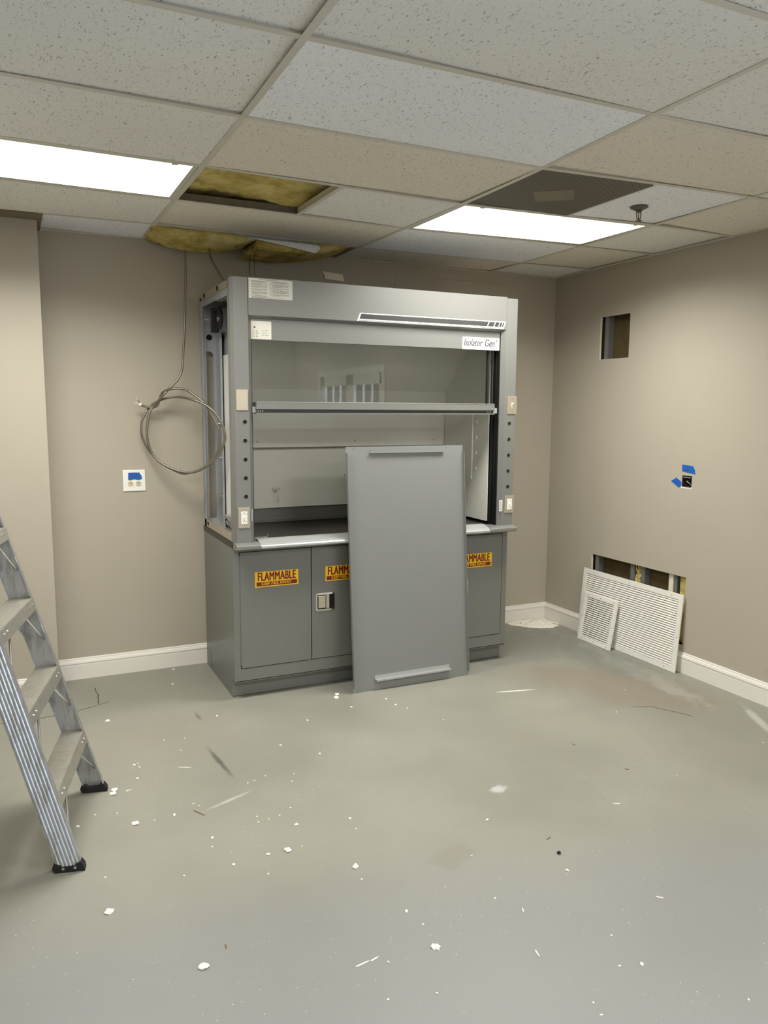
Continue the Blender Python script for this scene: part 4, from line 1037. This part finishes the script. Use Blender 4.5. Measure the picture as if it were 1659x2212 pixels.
for s_, y0 in ((1, -.01), (-1, YF+.01)):
    mb = MB(); p = (-SLP*HL-.06, y0+s_*KT*HL, HL-.02); q = (-1.10, y0-s_*.02, .02)
    d_ = (Vector(q)-Vector(p)).normalized()
    mb.prism([(p[0]-.02, p[2]), (p[0]+.02, p[2]), (q[0]+.02, q[2]), (q[0]-.02, q[2])], y0-.012 if s_ > 0 else y0-.012, y0+.012, 'y'); rr_ = mb.build('rear_leg', 'rail', lad)
    mb = MB(); mb.box(q[0]-.028, y0-.018, 0, q[0]+.028, y0+.018, .03); mb.build('rubber_foot', 'rubber', rr_)
mb = MB()
for z in (.35, .75, 1.15): 
    x_ = -1.10+(1.10-.573)*(z/HL); mb.box(x_-.008, 0, z-.012, x_+.008, YF, z+.012)
mb.build('rear_crossbar', 'alu', lad)

# ================================================================== floor debris
big_labels = [
 'white drywall chip in the middle of the floor, left of its centre line', 'largest white drywall chip in the open floor in front of the hood',
 'rounded white chip near the bottom of the floor, left of centre', 'pale oval chip on the floor between ladder and cabinet, farthest back',
 'white chip beside the ladder far foot, upper one of a pair', 'white chip beside the ladder far foot, lower one of a pair',
 'white chip right of the ladder near foot shadow', 'white chip lying alone below the ladder feet', 'flat white chip near the bottom edge of the floor',
 'white crumb left of the leaning panel foot, farther one', 'white crumb left of the leaning panel foot, nearer one']
def chip(r, h, seed):
    random.seed(seed); mb = MB(); n = random.randint(6, 9)
    bmesh.ops.create_icosphere(mb.bm, subdivisions=2, radius=1)
    ax = random.uniform(.5, 1.0)
    for v in mb.bm.verts:
        k = 1+random.uniform(-.28, .22); v.co = Vector((v.co.x*r*k, v.co.y*r*ax*k, max(-h*.5, v.co.z*h*k)))
    zmin = min(v.co.z for v in mb.bm.verts)
    for v in mb.bm.verts: v.co.z -= zmin
    return mb
protos = {}
for k, (r, h) in {1: (.0042, .0022), 2: (.0082, .0035), 3: (.0155, .006)}.items():
    protos[k] = []
    for q in range(4): 
        mb = chip(r, h, k*10+q); bmesh.ops.recalc_face_normals(mb.bm, faces=mb.bm.faces); me = bpy.data.meshes.new('plaster_chip'); mb.bm.to_mesh(me); mb.bm.free(); me.materials.append(M['plaster']); protos[k].append(me)
random.seed(3); bi = 0
for i, (x, y, k) in enumerate(CH):
    nm = {1: 'plaster_crumb', 2: 'plaster_flake', 3: 'drywall_chip'}[k]
    o = bpy.data.objects.new(nm, random.choice(protos[k])); COL.objects.link(o); o.location = (x, y, .0002); o.rotation_euler = (0, 0, random.uniform(0, 6.28))
    if k == 1: tag(o, 'tiny white plaster crumb scattered on the grey floor', 'plaster crumb', 'tiny plaster crumbs on the floor')
    elif k == 2: tag(o, 'small white plaster flake lying on the grey floor', 'plaster flake', 'small plaster flakes on the floor')
    else: tag(o, big_labels[bi % len(big_labels)], 'drywall chip', 'large drywall chips on the floor'); bi += 1
sl_labels = ['straight white sliver on the floor left of centre', 'curved brown wood sliver on the floor near the ladder', 'long clear-white plastic strip on the floor right of the leaning panel',
 'pale straight sliver on the floor right of centre', 'short brown splinter near the repainted floor edge', 'pale pointed sliver at the lower right of the floor', 'pale slanted sliver near the bottom of the floor, right half',
 'slim pale sliver near the bottom centre of the floor', 'thin upright pale sliver in the lower middle of the floor', 'thin pale sliver just right of the ladder foot chips',
 'tiny dark splinter right of the panel, nearest the stain', 'tiny curved dark splinter in the right part of the floor', 'small dark speck near the bottom of the floor', 'long scraped white sliver near the bottom centre', 'short pale nick beneath the cabinet corner']
for (x0, y0, x1, y1, k), lb in zip(SL, sl_labels):
    L = math.hypot(x1-x0, y1-y0); w_ = .0045 if k == 'w' else .004
    if 'strip' in lb: w_ = .011
    mb = MB(); mb.prism([(-L/2, 0), (-L*.3, -w_*.6), (L*.25, -w_*.45), (L/2, 0), (L*.2, w_*.5), (-L*.35, w_*.4)], 0, .0022, 'z')
    o = mb.build('floor_sliver', 'plaster' if k == 'w' else 'wood', loc=((x0+x1)/2, (y0+y1)/2, .0003), rot=(0, 0, math.atan2(y1-y0, x1-x0))); tag(o, lb, 'sliver')
mb = chip(.007, .008, 5); mb.build('screw_head', 'black', loc=(-2.0, -2.77, .0002)); 
o = bpy.data.objects['screw_head']; tag(o, 'small black nut lying alone on the open floor', 'nut')

# every separate small piece becomes a part of its own
def split_loose(o):
    bm = bmesh.new(); bm.from_mesh(o.data); bm.verts.ensure_lookup_table(); seen = set(); isl = []
    for v in bm.verts:
        if v.index in seen: continue
        st = [v]; seen.add(v.index); cur = []
        while st:
            a = st.pop(); cur.append(a.index)
            for e in a.link_edges:
                b = e.other_vert(a)
                if b.index not in seen: seen.add(b.index); st.append(b)
        isl.append(set(cur))
    bm.free()
    if len(isl) < 2 or len(isl) > 16: return
    base = o.name.split('.')[0]
    for k, ids in enumerate(isl):
        b = bmesh.new(); b.from_mesh(o.data); b.verts.ensure_lookup_table()
        bmesh.ops.delete(b, geom=[v for v in b.verts if v.index not in ids], context='VERTS')
        me = bpy.data.meshes.new(base); b.to_mesh(me); b.free()
        for mm in o.data.materials: me.materials.append(mm)
        if k == 0: first = me; continue
        c = o.copy(); c.data = me; COL.objects.link(c); c.parent = o.parent
    o.data = first
for o in list(COL.objects):
    if o.type == 'MESH' and o.parent and not o.children and o.name.split('.')[0] in ('latch', 'marks', 'screw', 'rivet', 'wire', 'guide_block', 'screw_hole', 'test_button', 'support_bars', 'notch', 'side_fittings', 'frame_arms', 'dark_crumb', 'rail_slot', 'knockout_hole', 'receptacle', 'small_label', 'slots'):
        split_loose(o)
